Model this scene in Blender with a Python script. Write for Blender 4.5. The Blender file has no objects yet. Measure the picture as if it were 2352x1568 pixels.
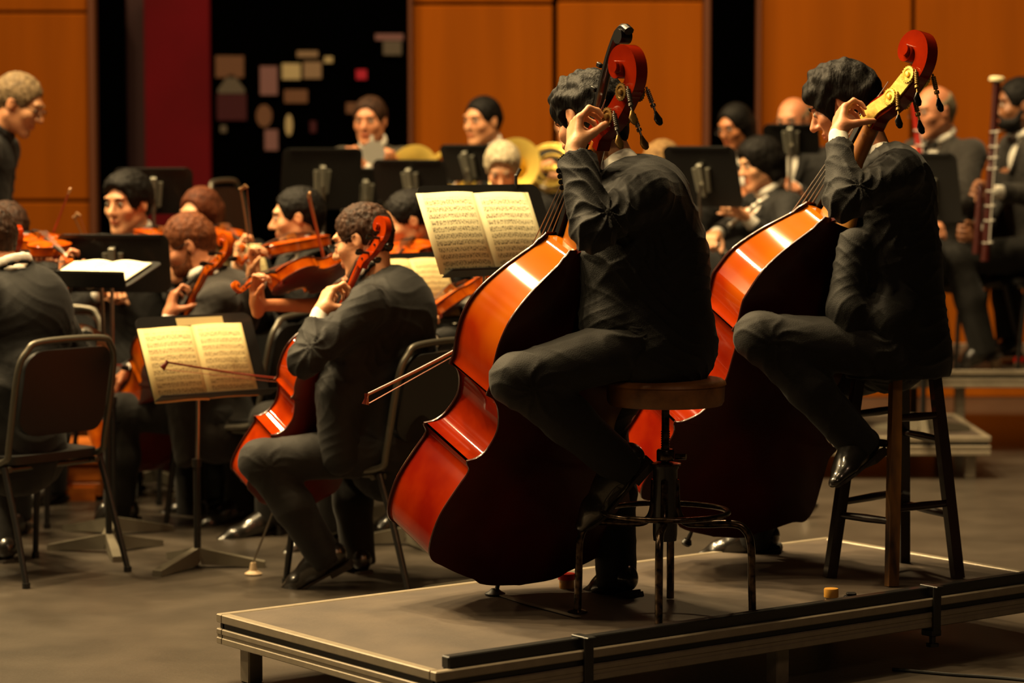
import bpy, math, random
import numpy as np
from mathutils import Vector, Matrix
random.seed(4)
SC = bpy.context.scene
COL = SC.collection
# ------------------------------------------------------------------ camera, world, light, exposure
FPX, CX, CY, CAMH = 6250.0, 1176.0, 784.0, 1.62
PITCH = math.atan(484 / FPX)
cd = bpy.data.cameras.new('camera'); cam = bpy.data.objects.new('camera', cd); COL.objects.link(cam)
cam.location = (0, 0, CAMH); cam.rotation_euler = (math.pi / 2 - PITCH, 0, 0)
cd.sensor_width = 36; cd.lens = FPX * 36 / 2352
cd.dof.use_dof = True; cd.dof.focus_distance = 8.05; cd.dof.aperture_fstop = 2.5
SC.camera = cam
SC.view_settings.view_transform = 'Standard'; SC.view_settings.look = 'None'
SC.view_settings.gamma = 1; SC.view_settings.exposure = 0.0
w = bpy.data.worlds.new('world'); SC.world = w; w.use_nodes = True
w.node_tree.nodes['Background'].inputs[0].default_value = (1, .72, .45, 1)
w.node_tree.nodes['Background'].inputs[1].default_value = 0.004

def area(name, loc, target, size, power, col=(1, .74, .42), spread=math.pi, sy=None):
    l = bpy.data.lights.new(name, 'AREA'); l.energy = power; l.color = col; l.size = size; l.spread = spread
    if sy: l.shape = 'RECTANGLE'; l.size_y = sy
    o = bpy.data.objects.new(name, l); COL.objects.link(o); o.location = loc
    o.rotation_euler = (Vector(target) - Vector(loc)).to_track_quat('-Z', 'Y').to_euler()
    return o
WARM = (1, .72, .36)
area('stage_light', (-3.6, 9.6, 6.6), (.2, 8.6, .8), .26, 150, WARM, math.radians(120))
area('stage_light', (-4.4, 10.4, 6.6), (.2, 8.8, .8), .26, 120, WARM, math.radians(120))
area('stage_light', (-5.2, 11.6, 6.6), (-.8, 10, .9), .3, 200, WARM, math.radians(120))
area('stage_light', (-4.6, 8.6, 5.6), (-.2, 9.4, .9), .3, 65, WARM, math.radians(120))
area('stage_light', (-1.2, 10.4, 7.0), (.4, 9.6, .5), .3, 170, WARM, math.radians(120))
area('stage_light', (-4.2, 13.6, 6.8), (-1.2, 12, 1.0), .4, 200, WARM, math.radians(130))
area('stage_light', (.6, 11.4, 6.8), (1.4, 13.4, 1.2), .4, 190, WARM, math.radians(130))
area('stage_light', (-2.0, 6.6, 6.4), (-1.0, 8.4, .0), .4, 26, WARM, math.radians(110))
area('stage_light', (-2.6, 8.4, 6.6), (.2, 8.4, .8), .16, 45, WARM, math.radians(110))
area('stage_light', (-3.1, 11.0, 6.9), (.2, 8.8, .8), .2, 60, WARM, math.radians(110))
for i, (lx_, ly_, lz_) in enumerate(((-6.2, 8.6, 4.2), (-5.4, 9.2, 7.6), (-2.0, 7.6, 7.6), (-.9, 8.9, 7.6), (-6.4, 10.2, 5.6))):
    area('stage_spot', (lx_, ly_, lz_), (.3, 8.6, .9), .13, 26, WARM, math.radians(100))
area('stage_light', (-.9, 8.9, 7.2), (.3, 8.4, .4), .3, 75, WARM, math.radians(110))
area('hall_light', (2.5, 1.5, 6.0), (.6, 8.0, .3), 1.2, 11, (1, .62, .36), math.radians(90))
for x in (-4.5, -1.2, 2.1, 5.0):
    area('wall_wash_light', (x, 13.2, 6.2), (x + .2, 16.5, 2.0), .8, 50, (1, .70, .34), math.radians(130))

# ------------------------------------------------------------------ helpers
def ray(px, py):
    a, b = (px - CX) / FPX, (CY - py) / FPX
    c, s = math.cos(PITCH), math.sin(PITCH)
    return Vector((a, c + b * s, -s + b * c))
def at(px, py, Y):
    d = ray(px, py); return Vector((0, 0, CAMH)) + d * (Y / d.y)
def onz(px, py, z):
    d = ray(px, py); return Vector((0, 0, CAMH)) + d * ((z - CAMH) / d.z)
def V(*a): return Vector(a)
def lin(h):
    h = h.lstrip('#'); c = [int(h[i:i + 2], 16) / 255 for i in (0, 2, 4)]
    return tuple(x / 12.92 if x <= .04045 else ((x + .055) / 1.055) ** 2.4 for x in c) + (1,)
MATS = {}
def mat(name, col, rough=.5, metal=0, coat=0, var=0, scale=8, bump=0, bscale=60, sheen=0, col2=None, stretch=None, spec=.5, crough=.06, bdist=.004):
    if name in MATS: return MATS[name]
    m = bpy.data.materials.new(name); m.use_nodes = True; N = m.node_tree.nodes; L = m.node_tree.links
    b = N['Principled BSDF']; c = lin(col) if isinstance(col, str) else col
    b.inputs['Base Color'].default_value = c
    b.inputs['Roughness'].default_value = rough; b.inputs['Metallic'].default_value = metal
    b.inputs['Coat Weight'].default_value = coat; b.inputs['Coat Roughness'].default_value = crough
    b.inputs['Sheen Weight'].default_value = sheen; b.inputs['Specular IOR Level'].default_value = spec
    tc = N.new('ShaderNodeTexCoord'); mp = N.new('ShaderNodeMapping'); L.new(tc.outputs['Object'], mp.inputs[0])
    if stretch: mp.inputs['Scale'].default_value = stretch
    n = N.new('ShaderNodeTexNoise'); n.inputs['Scale'].default_value = scale; n.inputs['Detail'].default_value = 5
    L.new(mp.outputs[0], n.inputs[0])
    if var or col2:
        r = N.new('ShaderNodeValToRGB'); L.new(n.outputs[0], r.inputs[0])
        c2 = lin(col2) if col2 else tuple(x * (1 - var) for x in c[:3]) + (1,)
        r.color_ramp.elements[0].position = .35; r.color_ramp.elements[1].position = .68
        r.color_ramp.elements[0].color = c2; r.color_ramp.elements[1].color = c
        L.new(r.outputs[0], b.inputs['Base Color'])
    if bump:
        n2 = N.new('ShaderNodeTexNoise'); n2.inputs['Scale'].default_value = bscale; n2.inputs['Detail'].default_value = 3
        L.new(mp.outputs[0], n2.inputs[0])
        bp = N.new('ShaderNodeBump'); bp.inputs['Strength'].default_value = bump; bp.inputs['Distance'].default_value = bdist
        L.new(n2.outputs[0], bp.inputs['Height']); L.new(bp.outputs[0], b.inputs['Normal'])
    MATS[name] = m; return m
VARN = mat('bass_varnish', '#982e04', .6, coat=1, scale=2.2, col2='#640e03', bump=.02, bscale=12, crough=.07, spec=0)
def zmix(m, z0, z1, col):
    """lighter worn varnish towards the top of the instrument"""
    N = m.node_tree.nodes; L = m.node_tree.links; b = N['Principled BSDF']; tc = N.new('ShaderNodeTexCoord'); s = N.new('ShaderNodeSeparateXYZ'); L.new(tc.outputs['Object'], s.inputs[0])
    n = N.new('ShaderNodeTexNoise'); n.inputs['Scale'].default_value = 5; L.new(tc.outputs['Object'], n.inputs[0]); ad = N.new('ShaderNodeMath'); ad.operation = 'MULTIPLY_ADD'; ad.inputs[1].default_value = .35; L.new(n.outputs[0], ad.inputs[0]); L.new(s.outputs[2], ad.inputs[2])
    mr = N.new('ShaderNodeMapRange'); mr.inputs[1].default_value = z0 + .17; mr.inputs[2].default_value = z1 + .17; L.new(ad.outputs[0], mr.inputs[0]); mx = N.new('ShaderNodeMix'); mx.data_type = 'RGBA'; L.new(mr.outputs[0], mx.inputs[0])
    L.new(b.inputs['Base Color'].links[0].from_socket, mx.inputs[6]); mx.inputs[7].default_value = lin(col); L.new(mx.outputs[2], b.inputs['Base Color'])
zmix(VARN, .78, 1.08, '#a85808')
VARNB = mat('bass_back_varnish', '#4c0e05', .4, coat=.35, scale=3, col2='#300804', crough=.12, spec=.15)
VARNS = mat('bass_scroll_varnish', '#7e1c04', .5, coat=1, scale=5, col2='#5a0e04', crough=.07, spec=0)
AMBER = mat('amber_varnish', '#b06a14', .3, coat=.8, scale=6, col2='#8a4a0c')
ORANGE = mat('cello_varnish', '#ac3804', .6, coat=.9, scale=6, col2='#7e1e04', crough=.06, spec=0)
ORANGEB = mat('cello_back_varnish', '#74200c', .35, coat=.5, scale=6, col2='#5a160a')
VIOL = mat('violin_varnish', '#bf5c0c', .5, coat=.8, scale=12, col2='#8c3204', crough=.1, spec=0)
VIOLB = mat('violin_back_varnish', '#5c150c', .35, coat=.5, scale=12)
EBONY = mat('ebony', '#0c0908', .35, coat=.2)
NECKW = mat('neck_wood', '#a5702a', .4, coat=.3, scale=14, col2='#7d4a18')
PURF = mat('plate_edge', '#3a1206', .35, coat=.6)
PURFL = mat('worn_plate_edge', '#a87030', .4, coat=.4)
BRASS = mat('brass', '#8a6a34', .38, .75, scale=20, var=.3)
GOLD = mat('polished_brass', '#dcc060', .32, .55, bump=.25, bscale=45)
STEEL = mat('steel', '#9a948a', .3, 1, var=.2)
STRING = mat('string_steel', '#8a8078', .4, 1)
SUIT = mat('black_suit_wool', '#0b0a08', .72, sheen=.05, scale=40, var=.25, bump=.35, bscale=300, spec=.3)
SUIT2 = mat('charcoal_suit_wool', '#211d18', .8, sheen=.12, scale=40, var=.25, bump=.35, bscale=300, spec=.3)
TROU = mat('black_trouser_wool', '#12100d', .76, sheen=.06, scale=40, var=.2, bump=.3, bscale=300, spec=.3)
SHIRT = mat('white_shirt_cotton', '#d9d4c8', .8, bump=.2, bscale=80)
SHOE = mat('black_shoe_leather', '#1a1714', .3, coat=1, bump=.3, bscale=50)
SOLE = mat('shoe_sole', '#241c14', .7)
BLACKM = mat('black_enamel', '#0f0e0d', .42, coat=.15)
BLACKP = mat('black_plastic', '#0b0a0a', .5)
GREYTUBE = mat('grey_tube', '#5a564c', .38, .6)
GREYSEAT = mat('grey_plastic', '#3c3a34', .6)
ALU = mat('aluminium_profile', '#8d8270', .42, .25, scale=30, var=.15)
LEATHER = mat('brown_stool_leather', '#96622e', .5, scale=14, col2='#6e441c', bump=.3, bscale=90)
LEATHERS = mat('brown_stool_side', '#8a5a2a', .55, scale=14, col2='#5a3818', bump=.3, bscale=60)
DWOOD = mat('dark_stained_wood', '#2a120a', .4, coat=.3, scale=8, col2='#180a06', stretch=(1, 1, .2))
WORN = mat('worn_wood', '#8a5c22', .5, scale=10, col2='#5c3812', stretch=(1, 1, .2))
CHROME = mat('worn_steel_tube', '#6e5c4c', .25, .9, scale=60, col2='#1e1814')
RED = mat('red_plastic', '#d01808', .4)
YEL = mat('yellow_label', '#c08a30', .5)
CREAM = mat('cream_plastic', '#b09878', .5)
GLASSM = mat('spectacle_frame', '#1a1512', .3)
SILVER = mat('silver_plate', '#d8d4ca', .28, .5)
BASSOON = mat('bassoon_maple', '#35100c', .3, coat=.6)
BASSOONR = mat('red_bassoon_maple', '#8a1808', .3, coat=.6)
IVORY = mat('ivory_ring', '#e8dcae', .4)
def skin(name, col, c2): return mat(name, col, .5, scale=9, col2=c2, bump=.1, bscale=120)
SK = [skin('skin_fair', '#d19a6e', '#bf8058'), skin('skin_tan', '#bb7a4c', '#a66440'), skin('skin_light', '#dba87c', '#cc8c64'), skin('skin_brown', '#8a5a38', '#74482c'), skin('skin_ruddy', '#c98b64', '#b57450')]
def hairm(name, col, c2, bump=.8): return mat(name, col, .62, scale=60, col2=c2, bump=bump, bscale=75, stretch=(1, 1, .35), spec=.16, bdist=.012)
H_BLACK = hairm('black_hair', '#0d0906', '#060403', .5); H_BROWN = hairm('brown_hair', '#3e2617', '#20130b')
H_GINGER = hairm('ginger_hair', '#6a3a1c', '#45230f'); H_GREY = hairm('grey_hair', '#8c8068', '#5c5240'); H_WHITE = hairm('white_hair', '#b5a88c', '#8c8068')
H_BLOND = hairm('ash_blond_hair', '#8a6c42', '#5f4628')

def tag(o, label, cat, group=None):
    o['label'] = label; o['category'] = cat
    if group: o['group'] = group
    return o
def struct(o): o['kind'] = 'structure'; return o
def link(name, me, m, parent=None, base=None, smooth=True):
    for q in (m if isinstance(m, (list, tuple)) else [m]): me.materials.append(q)
    if smooth and len(me.polygons): me.polygons.foreach_set('use_smooth', [True] * len(me.polygons))
    o = bpy.data.objects.new(name, me); COL.objects.link(o)
    if parent: o.parent = parent
    if base is not None: o.location = base
    return o
def empty(name, loc=(0, 0, 0), rz=0):
    o = bpy.data.objects.new(name, None); COL.objects.link(o); o.location = loc; o.rotation_euler = (0, 0, rz)
    o.empty_display_size = .1; return o
class MB:
    """collects simple solids into one mesh"""
    def __init__(s): s.v = []; s.f = []; s.mi = []
    def add(s, vs, fs, mi=0):
        b = len(s.v); s.v += [tuple(v) for v in vs]; s.f += [tuple(i + b for i in f) for f in fs]; s.mi += [mi] * len(fs); return s
    def box(s, c, d, M=None, bev=0, mi=0):
        x, y, z = [k / 2 for k in d]; c = Vector(c)
        if bev:
            bev = min(bev, x * .9, y * .9, z * .9); vs = []
            for sx in (-1, 1):
                for sy in (-1, 1):
                    for sz in (-1, 1):
                        vs += [(sx * x, sy * (y - bev), sz * (z - bev)), (sx * (x - bev), sy * y, sz * (z - bev)), (sx * (x - bev), sy * (y - bev), sz * z)]
            def i(a, b_, c_, k): return ((a * 2 + b_) * 2 + c_) * 3 + k
            fs = []
            for k, o1, o2 in ((0, 1, 2), (1, 0, 2), (2, 0, 1)):
                for sg in (0, 1):
                    q = []
                    for (u, v_) in ((0, 0), (1, 0), (1, 1), (0, 1)):
                        t = [0, 0, 0]; t[k] = sg; t[o1] = u; t[o2] = v_; q.append(i(*t, k))
                    if (sg == 1) == (k == 1): q.reverse()
                    fs.append(q)
            for k, o1, o2 in ((0, 1, 2), (1, 0, 2), (2, 0, 1)):      # edges along axis k
                for u in (0, 1):
                    for v_ in (0, 1):
                        q = []
                        for e, kk in ((0, o1), (0, o2), (1, o2), (1, o1)):
                            t = [0, 0, 0]; t[k] = e; t[o1] = u; t[o2] = v_; q.append(i(*t, kk))
                        fs.append(q)
            for a in (0, 1):
                for b_ in (0, 1):
                    for c_ in (0, 1): fs.append([i(a, b_, c_, 0), i(a, b_, c_, 1), i(a, b_, c_, 2)])
        else:
            vs = [(sx * x, sy * y, sz * z) for sx in (-1, 1) for sy in (-1, 1) for sz in (-1, 1)]
            fs = [(0, 1, 3, 2), (4, 6, 7, 5), (0, 4, 5, 1), (2, 3, 7, 6), (0, 2, 6, 4), (1, 5, 7, 3)]
        R = M or Matrix.Identity(3)
        return s.add([c + R @ Vector(v) for v in vs], fs, mi)
    def tube(s, pts, r, n=10, caps=True, mi=0, up=None, sq=1.0, rot=0):
        pts = [Vector(p) for p in pts]; m = len(pts); rs = r if isinstance(r, (list, tuple)) else [r] * m
        b = len(s.v); prev = Vector(up) if up else None
        for k, p in enumerate(pts):
            t = (pts[min(k + 1, m - 1)] - pts[max(k - 1, 0)]).normalized()
            if prev is None: prev = Vector((0, 0, 1)) if abs(t.z) < .9 else Vector((1, 0, 0))
            a = (prev - t * prev.dot(t)).normalized(); c = t.cross(a); prev = a
            rr = rs[k] if isinstance(rs[k], (tuple, list)) else (rs[k], rs[k] * sq)
            for q in range(n):
                an = rot + 2 * math.pi * q / n
                s.v.append(tuple(p + a * math.cos(an) * rr[0] + c * math.sin(an) * rr[1]))
        for k in range(m - 1):
            for q in range(n):
                s.f.append((b + k * n + q, b + k * n + (q + 1) % n, b + (k + 1) * n + (q + 1) % n, b + (k + 1) * n + q)); s.mi.append(mi)
        if caps:
            s.f.append(tuple(b + q for q in reversed(range(n)))); s.f.append(tuple(b + (m - 1) * n + q for q in range(n))); s.mi += [mi, mi]
        return s
    def lathe(s, c, prof, n=32, M=None, mi=0):
        R = M or Matrix.Identity(3); c = Vector(c); b = len(s.v)
        for r, z in prof:
            for q in range(n):
                a = 2 * math.pi * q / n; s.v.append(tuple(c + R @ Vector((r * math.cos(a), r * math.sin(a), z))))
        for k in range(len(prof) - 1):
            for q in range(n):
                s.f.append((b + k * n + q, b + k * n + (q + 1) % n, b + (k + 1) * n + (q + 1) % n, b + (k + 1) * n + q)); s.mi.append(mi)
        s.f.append(tuple(b + q for q in reversed(range(n)))); s.f.append(tuple(b + (len(prof) - 1) * n + q for q in range(n))); s.mi += [mi, mi]
        return s
    def build(s, name, m, parent=None, base=None, smooth=False, sharp=40):
        me = bpy.data.meshes.new(name); me.from_pydata(s.v, [], s.f)
        ms = m if isinstance(m, (list, tuple)) else [m]
        o = link(name, me, list(ms), parent, base, smooth)
        me.polygons.foreach_set('material_index', s.mi)
        if smooth: me.set_sharp_from_angle(angle=math.radians(sharp))
        me.update(); return o
def bez(pts, n=8):
    """catmull-rom through points"""
    P = [Vector(p) for p in pts]; P = [P[0] * 2 - P[1]] + P + [P[-1] * 2 - P[-2]]; out = []
    for i in range(1, len(P) - 2):
        a, b, c, d = P[i - 1:i + 3]
        for k in range(n):
            t = k / n
            out.append(.5 * ((2 * b) + (c - a) * t + (2 * a - 5 * b + 4 * c - d) * t * t + (3 * b - a - 3 * c + d) * t ** 3))
    out.append(P[-2]); return out
def copy_tree(o, parent=None):
    c = o.copy(); COL.objects.link(c); c.parent = parent
    for ch in list(o.children): copy_tree(ch, c)
    return c

# ------------------------------------------------------------------ implicit surfaces
class SDF:
    def __init__(s, h): s.h = h; s.ops = []
    def cone(s, a, b, ra, rb=None, k=.02, sq=None, sub=False):
        rb = ra if rb is None else rb; s.ops.append(('c', np.array(a, float), np.array(b, float), ra, rb, k, sq, sub)); return s
    def ell(s, c, rad, F=None, k=.02, sub=False):
        s.ops.append(('e', np.array(c, float), np.array(rad, float), F, None, k, None, sub)); return s
    def plane(s, p, n, k=.005):          # removes the side n points to
        s.ops.append(('p', np.array(p, float), np.array(n, float), None, None, k, None, True)); return s
    def build(s, smooth=1, disp=None):
        h = s.h; los = []; his = []
        bbs = []
        for o in s.ops:
            if o[0] == 'c':
                r = max(o[3], o[4]); 
                if o[6]: r *= max(1, o[6][1])
                lo = np.minimum(o[1], o[2]) - r; hi = np.maximum(o[1], o[2]) + r
            elif o[0] == 'e': r = o[2].max(); lo = o[1] - r; hi = o[1] + r
            else: lo = hi = None
            if lo is not None: pad = max(o[5], h) + 2 * h; lo = lo - pad; hi = hi + pad
            bbs.append((lo, hi))
            if lo is not None and not o[7]: los.append(lo); his.append(hi)
        LO = np.min(los, 0) - h; HI = np.max(his, 0) + h
        n = np.ceil((HI - LO) / h).astype(int) + 1
        F = np.full(n, .3, np.float32)
        ax = [(LO[i] + np.arange(n[i]) * h).astype(np.float32) for i in range(3)]
        for o, (lo, hi) in zip(s.ops, bbs):
            if lo is None: i0 = np.zeros(3, int); i1 = n
            else:
                i0 = np.clip(np.floor((lo - LO) / h).astype(int), 0, n); i1 = np.clip(np.ceil((hi - LO) / h).astype(int) + 1, 0, n)
                if (i1 <= i0).any(): continue
            X = ax[0][i0[0]:i1[0], None, None]; Y = ax[1][None, i0[1]:i1[1], None]; Z = ax[2][None, None, i0[2]:i1[2]]
            if o[0] == 'c':
                a, b = o[1], o[2]; d = b - a; L2 = max(d @ d, 1e-9)
                x, y, z = X - a[0], Y - a[1], Z - a[2]
                t = np.clip((x * d[0] + y * d[1] + z * d[2]) / L2, 0, 1)
                vx, vy, vz = x - t * d[0], y - t * d[1], z - t * d[2]
                sc = 1
                if o[6]:
                    nn, f = np.array(o[6][0], float), o[6][1]; nn = nn / np.linalg.norm(nn)
                    q = (vx * nn[0] + vy * nn[1] + vz * nn[2]) * (1 / f - 1)
                    vx, vy, vz = vx + q * nn[0], vy + q * nn[1], vz + q * nn[2]
                D = np.sqrt(vx * vx + vy * vy + vz * vz) - (o[3] + t * (o[4] - o[3]))
            elif o[0] == 'e':
                x, y, z = X - o[1][0], Y - o[1][1], Z - o[1][2]; Fm = np.eye(3) if o[3] is None else o[3]; r = o[2]
                u = [(x * Fm[i][0] + y * Fm[i][1] + z * Fm[i][2]) for i in range(3)]
                k0 = np.sqrt(sum((u[i] / r[i]) ** 2 for i in range(3))); k1 = np.sqrt(sum((u[i] / r[i] ** 2) ** 2 for i in range(3))) + 1e-6
                D = k0 * (k0 - 1) / k1
            else:
                p, nn = o[1], o[2] / np.linalg.norm(o[2]); D = -((X - p[0]) * nn[0] + (Y - p[1]) * nn[1] + (Z - p[2]) * nn[2])
            G = F[i0[0]:i1[0], i0[1]:i1[1], i0[2]:i1[2]]; k = o[5]
            if not o[7]:
                hh = np.maximum(k - np.abs(G - D), 0) / k; G[...] = np.minimum(G, D) - hh * hh * k / 4
            else:
                D = -D; hh = np.maximum(k - np.abs(G - D), 0) / k; G[...] = np.maximum(G, D) + hh * hh * k / 4
        S = F < 0
        c = np.zeros(n - 1, np.uint8)
        for i in (0, 1):
            for j in (0, 1):
                for l in (0, 1): c += S[i:n[0] - 1 + i, j:n[1] - 1 + j, l:n[2] - 1 + l]
        act = (c > 0) & (c < 8); I = np.argwhere(act); idx = np.full(n - 1, -1, np.int32); idx[act] = np.arange(len(I))
        co = [(i, j, l) for i in (0, 1) for j in (0, 1) for l in (0, 1)]
        val = [F[I[:, 0] + i, I[:, 1] + j, I[:, 2] + l] for (i, j, l) in co]
        acc = np.zeros((len(I), 3)); cnt = np.zeros(len(I))
        for p in range(8):
            for q in range(p + 1, 8):
                dd = [co[q][m] - co[p][m] for m in range(3)]
                if sum(abs(x) for x in dd) != 1: continue
                a, b = val[p], val[q]; cr = (a < 0) != (b < 0)
                t = np.where(cr, a / np.where(cr, a - b, 1), 0)
                for m in range(3): acc[:, m] += np.where(cr, co[p][m] + t * dd[m], 0)
                cnt += cr
        vt = LO + (I + acc / cnt[:, None]) * h
        fs = []
        for axn in range(3):
            o1, o2 = (axn + 1) % 3, (axn + 2) % 3
            s0 = [slice(None)] * 3; s1 = [slice(None)] * 3; s0[axn] = slice(0, -1); s1[axn] = slice(1, None)
            A, B = S[tuple(s0)], S[tuple(s1)]; E = np.argwhere(A != B)
            E = E[(E[:, o1] > 0) & (E[:, o2] > 0) & (E[:, o1] < n[o1] - 1) & (E[:, o2] < n[o2] - 1)]
            fl = A[E[:, 0], E[:, 1], E[:, 2]]
            def g(a, b):
                e = E.copy(); e[:, o1] -= a; e[:, o2] -= b; return idx[e[:, 0], e[:, 1], e[:, 2]]
            q = np.stack([g(1, 1), g(0, 1), g(0, 0), g(1, 0)], 1); q[~fl] = q[~fl][:, ::-1]; fs.append(q)
        fs = np.concatenate(fs); fs = fs[(fs >= 0).all(1)]
        for _ in range(smooth):
            ac = np.zeros_like(vt); cn = np.zeros(len(vt))
            for a in range(4):
                for b in (1, 3):
                    np.add.at(ac, fs[:, a], vt[fs[:, (a + b) % 4]]); np.add.at(cn, fs[:, a], 1)
            vt = vt * .4 + .6 * ac / np.maximum(cn, 1)[:, None]
        if disp is not None:
            e1 = vt[fs[:, 2]] - vt[fs[:, 0]]; e2 = vt[fs[:, 3]] - vt[fs[:, 1]]; fn = np.cross(e1, e2); nr = np.zeros_like(vt)
            for a in range(4): np.add.at(nr, fs[:, a], fn)
            nr /= np.linalg.norm(nr, axis=1)[:, None] + 1e-12
            vt = vt + nr * disp(vt)[:, None]
        return vt, fs
    def obj(s, name, m, parent=None, base=(0, 0, 0), smooth=1, disp=None):
        vt, fs = s.build(smooth, disp); vt = vt - np.array(base)
        me = bpy.data.meshes.new(name); me.vertices.add(len(vt)); me.vertices.foreach_set('co', vt.astype(np.float32).ravel())
        me.loops.add(len(fs) * 4); me.loops.foreach_set('vertex_index', fs.astype(np.int32).ravel())
        me.polygons.add(len(fs)); me.polygons.foreach_set('loop_start', np.arange(0, len(fs) * 4, 4, dtype=np.int32)); me.polygons.foreach_set('loop_total', np.full(len(fs), 4, np.int32))
        me.update(calc_edges=True); return link(name, me, m, parent)
def folds(amp, seed=0, fr=1.0):
    def f(P):
        p = P * fr; s = seed * 1.7
        w1 = np.sin(p[:, 0] * 17 + p[:, 2] * 9 + s) + np.sin(p[:, 1] * 21 - p[:, 2] * 13 + 2 * s)
        w2 = np.sin(p[:, 2] * 24 + p[:, 0] * 11 + 1.3 * s)
        a = np.sin(p[:, 0] * 38 + p[:, 2] * 52 + 1.8 * w1 + s); b = np.sin(p[:, 2] * 60 - p[:, 0] * 45 + p[:, 1] * 30 + 1.5 * w2)
        m = .5 + .5 * np.sin(p[:, 0] * 12 + p[:, 2] * 10 + p[:, 1] * 9 + 2 * s)
        return amp * ((1 - np.abs(a)) ** 2 * m + .6 * (1 - np.abs(b)) ** 2 * (1 - m) - .35)
    return f
def radial(base, centers):
    """folds fanning out from the crook of bent joints: centers = (joint, side a, side b, amplitude, reach)"""
    def f(P):
        d = base(P)
        for c, a, b, amp, R in centers:
            c, a, b = (np.array(k, float) for k in (c, a, b)); e1 = (a - c) / np.linalg.norm(a - c); e2 = (b - c) / np.linalg.norm(b - c); n = np.cross(e1, e2); n /= np.linalg.norm(n) + 1e-9
            bi = e1 + e2; bi /= np.linalg.norm(bi) + 1e-9; o = c + bi * .03; q = P - o; u = q @ bi; v = q @ np.cross(n, bi); w_ = q @ n; r = np.sqrt(u * u + v * v + w_ * w_)
            an = np.arctan2(v, -u); ph = an * 4.2 + 14 * r + 1.5 * np.sin(w_ * 34 + r * 26 + 1) + .8 * np.sin(v * 55); rd = (1 - np.abs(np.sin(ph))) ** 1.4
            d = d + amp * (rd - .35) * np.exp(-(r / R) ** 2) * np.minimum(1, r / .075) ** 1.5
        return d
    return f
def curls(amp, fr):
    def f(P):
        p = P * fr; a = np.sin(p[:, 0] + 1.7 * np.sin(p[:, 1] * .7)) * np.sin(p[:, 1] * 1.1 + 1.3 * np.sin(p[:, 2] * .8)) * np.sin(p[:, 2] * .95 + 1.6 * np.sin(p[:, 0] * .9))
        return amp * (a + .45 * np.sin(p[:, 0] * 2.3 + p[:, 2] * 1.9) * np.sin(p[:, 1] * 2.1) )
    return f
# ------------------------------------------------------------------ the setting
FLOORM = mat('stage_floor', '#443d35', .36, scale=3.5, col2='#363029', bump=.2, bscale=50, spec=.5)
DECKM = mat('riser_deck', '#4c4136', .6, scale=5, col2='#3a3129', bump=.15, bscale=60)
WOODP = mat('orange_wood_panel', '#8c4702', .8, coat=.0, spec=.08, scale=1.6, col2='#7e3f02', stretch=(3, 3, .25))
WOODE = mat('panel_edge_wood', '#5a2c0c', .6)
MAG = mat('crimson_panel', '#540a12', .8, spec=.05, scale=2, col2='#4a0a10')
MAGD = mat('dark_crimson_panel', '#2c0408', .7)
VOID = mat('black_wall_paint', '#020202', 1, spec=0)
b = MB().box((0, 9.5, -.05), (16, 22, .1)); struct(b.build('floor', FLOORM))
WY = 16.5
def wx(px): return (px - 1176) / FPX * (WY / math.cos(PITCH)) * 1.003
def wz(py): return at(1176, py, WY).z
struct(MB().box((0, WY + 2.3, 2.4), (16, .1, 5.6)).build('wall_back', VOID))
def panel(name, x0, x1, y0, y1, m, Y=WY, th=.06):
    a, b_ = wx(x0), wx(x1); z1 = wz(y0); z0 = wz(y1) if y1 is not None else 0.0
    return struct(MB().box(((a + b_) / 2, Y + th / 2, (z0 + z1) / 2), (b_ - a, th, z1 - z0), bev=.008).build(name, m))
for x0, x1, rows in ((-60, 214, ((-90, 26), (31, 459), (465, None))), (952, 1268, ((-90, 6), (12, None))), (1279, 1610, ((-90, -1), (4, None))), (1742, 2083, ((-90, None),)), (2092, 2420, ((-90, None),))):
    for y0, y1 in rows: panel('wall_back_wood_panel', x0, x1, y0, y1, WOODP)
for x0, x1 in ((215, 231), (941, 951), (1611, 1626), (1731, 1741)): panel('wall_back_panel_edge', x0, x1, -90, None, WOODE, WY - .05, .12)
for x0, x1 in ((-60, 231), (941, 1626), (1731, 2420)): panel('wall_back_backing', x0, x1, -90, None, VOID, WY + .07, .1)
panel('wall_back_crimson_panel', 340, 490, -90, None, MAG); panel('wall_back_dark_crimson_panel', 284, 339, -90, None, MAGD, WY + .3)
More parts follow.
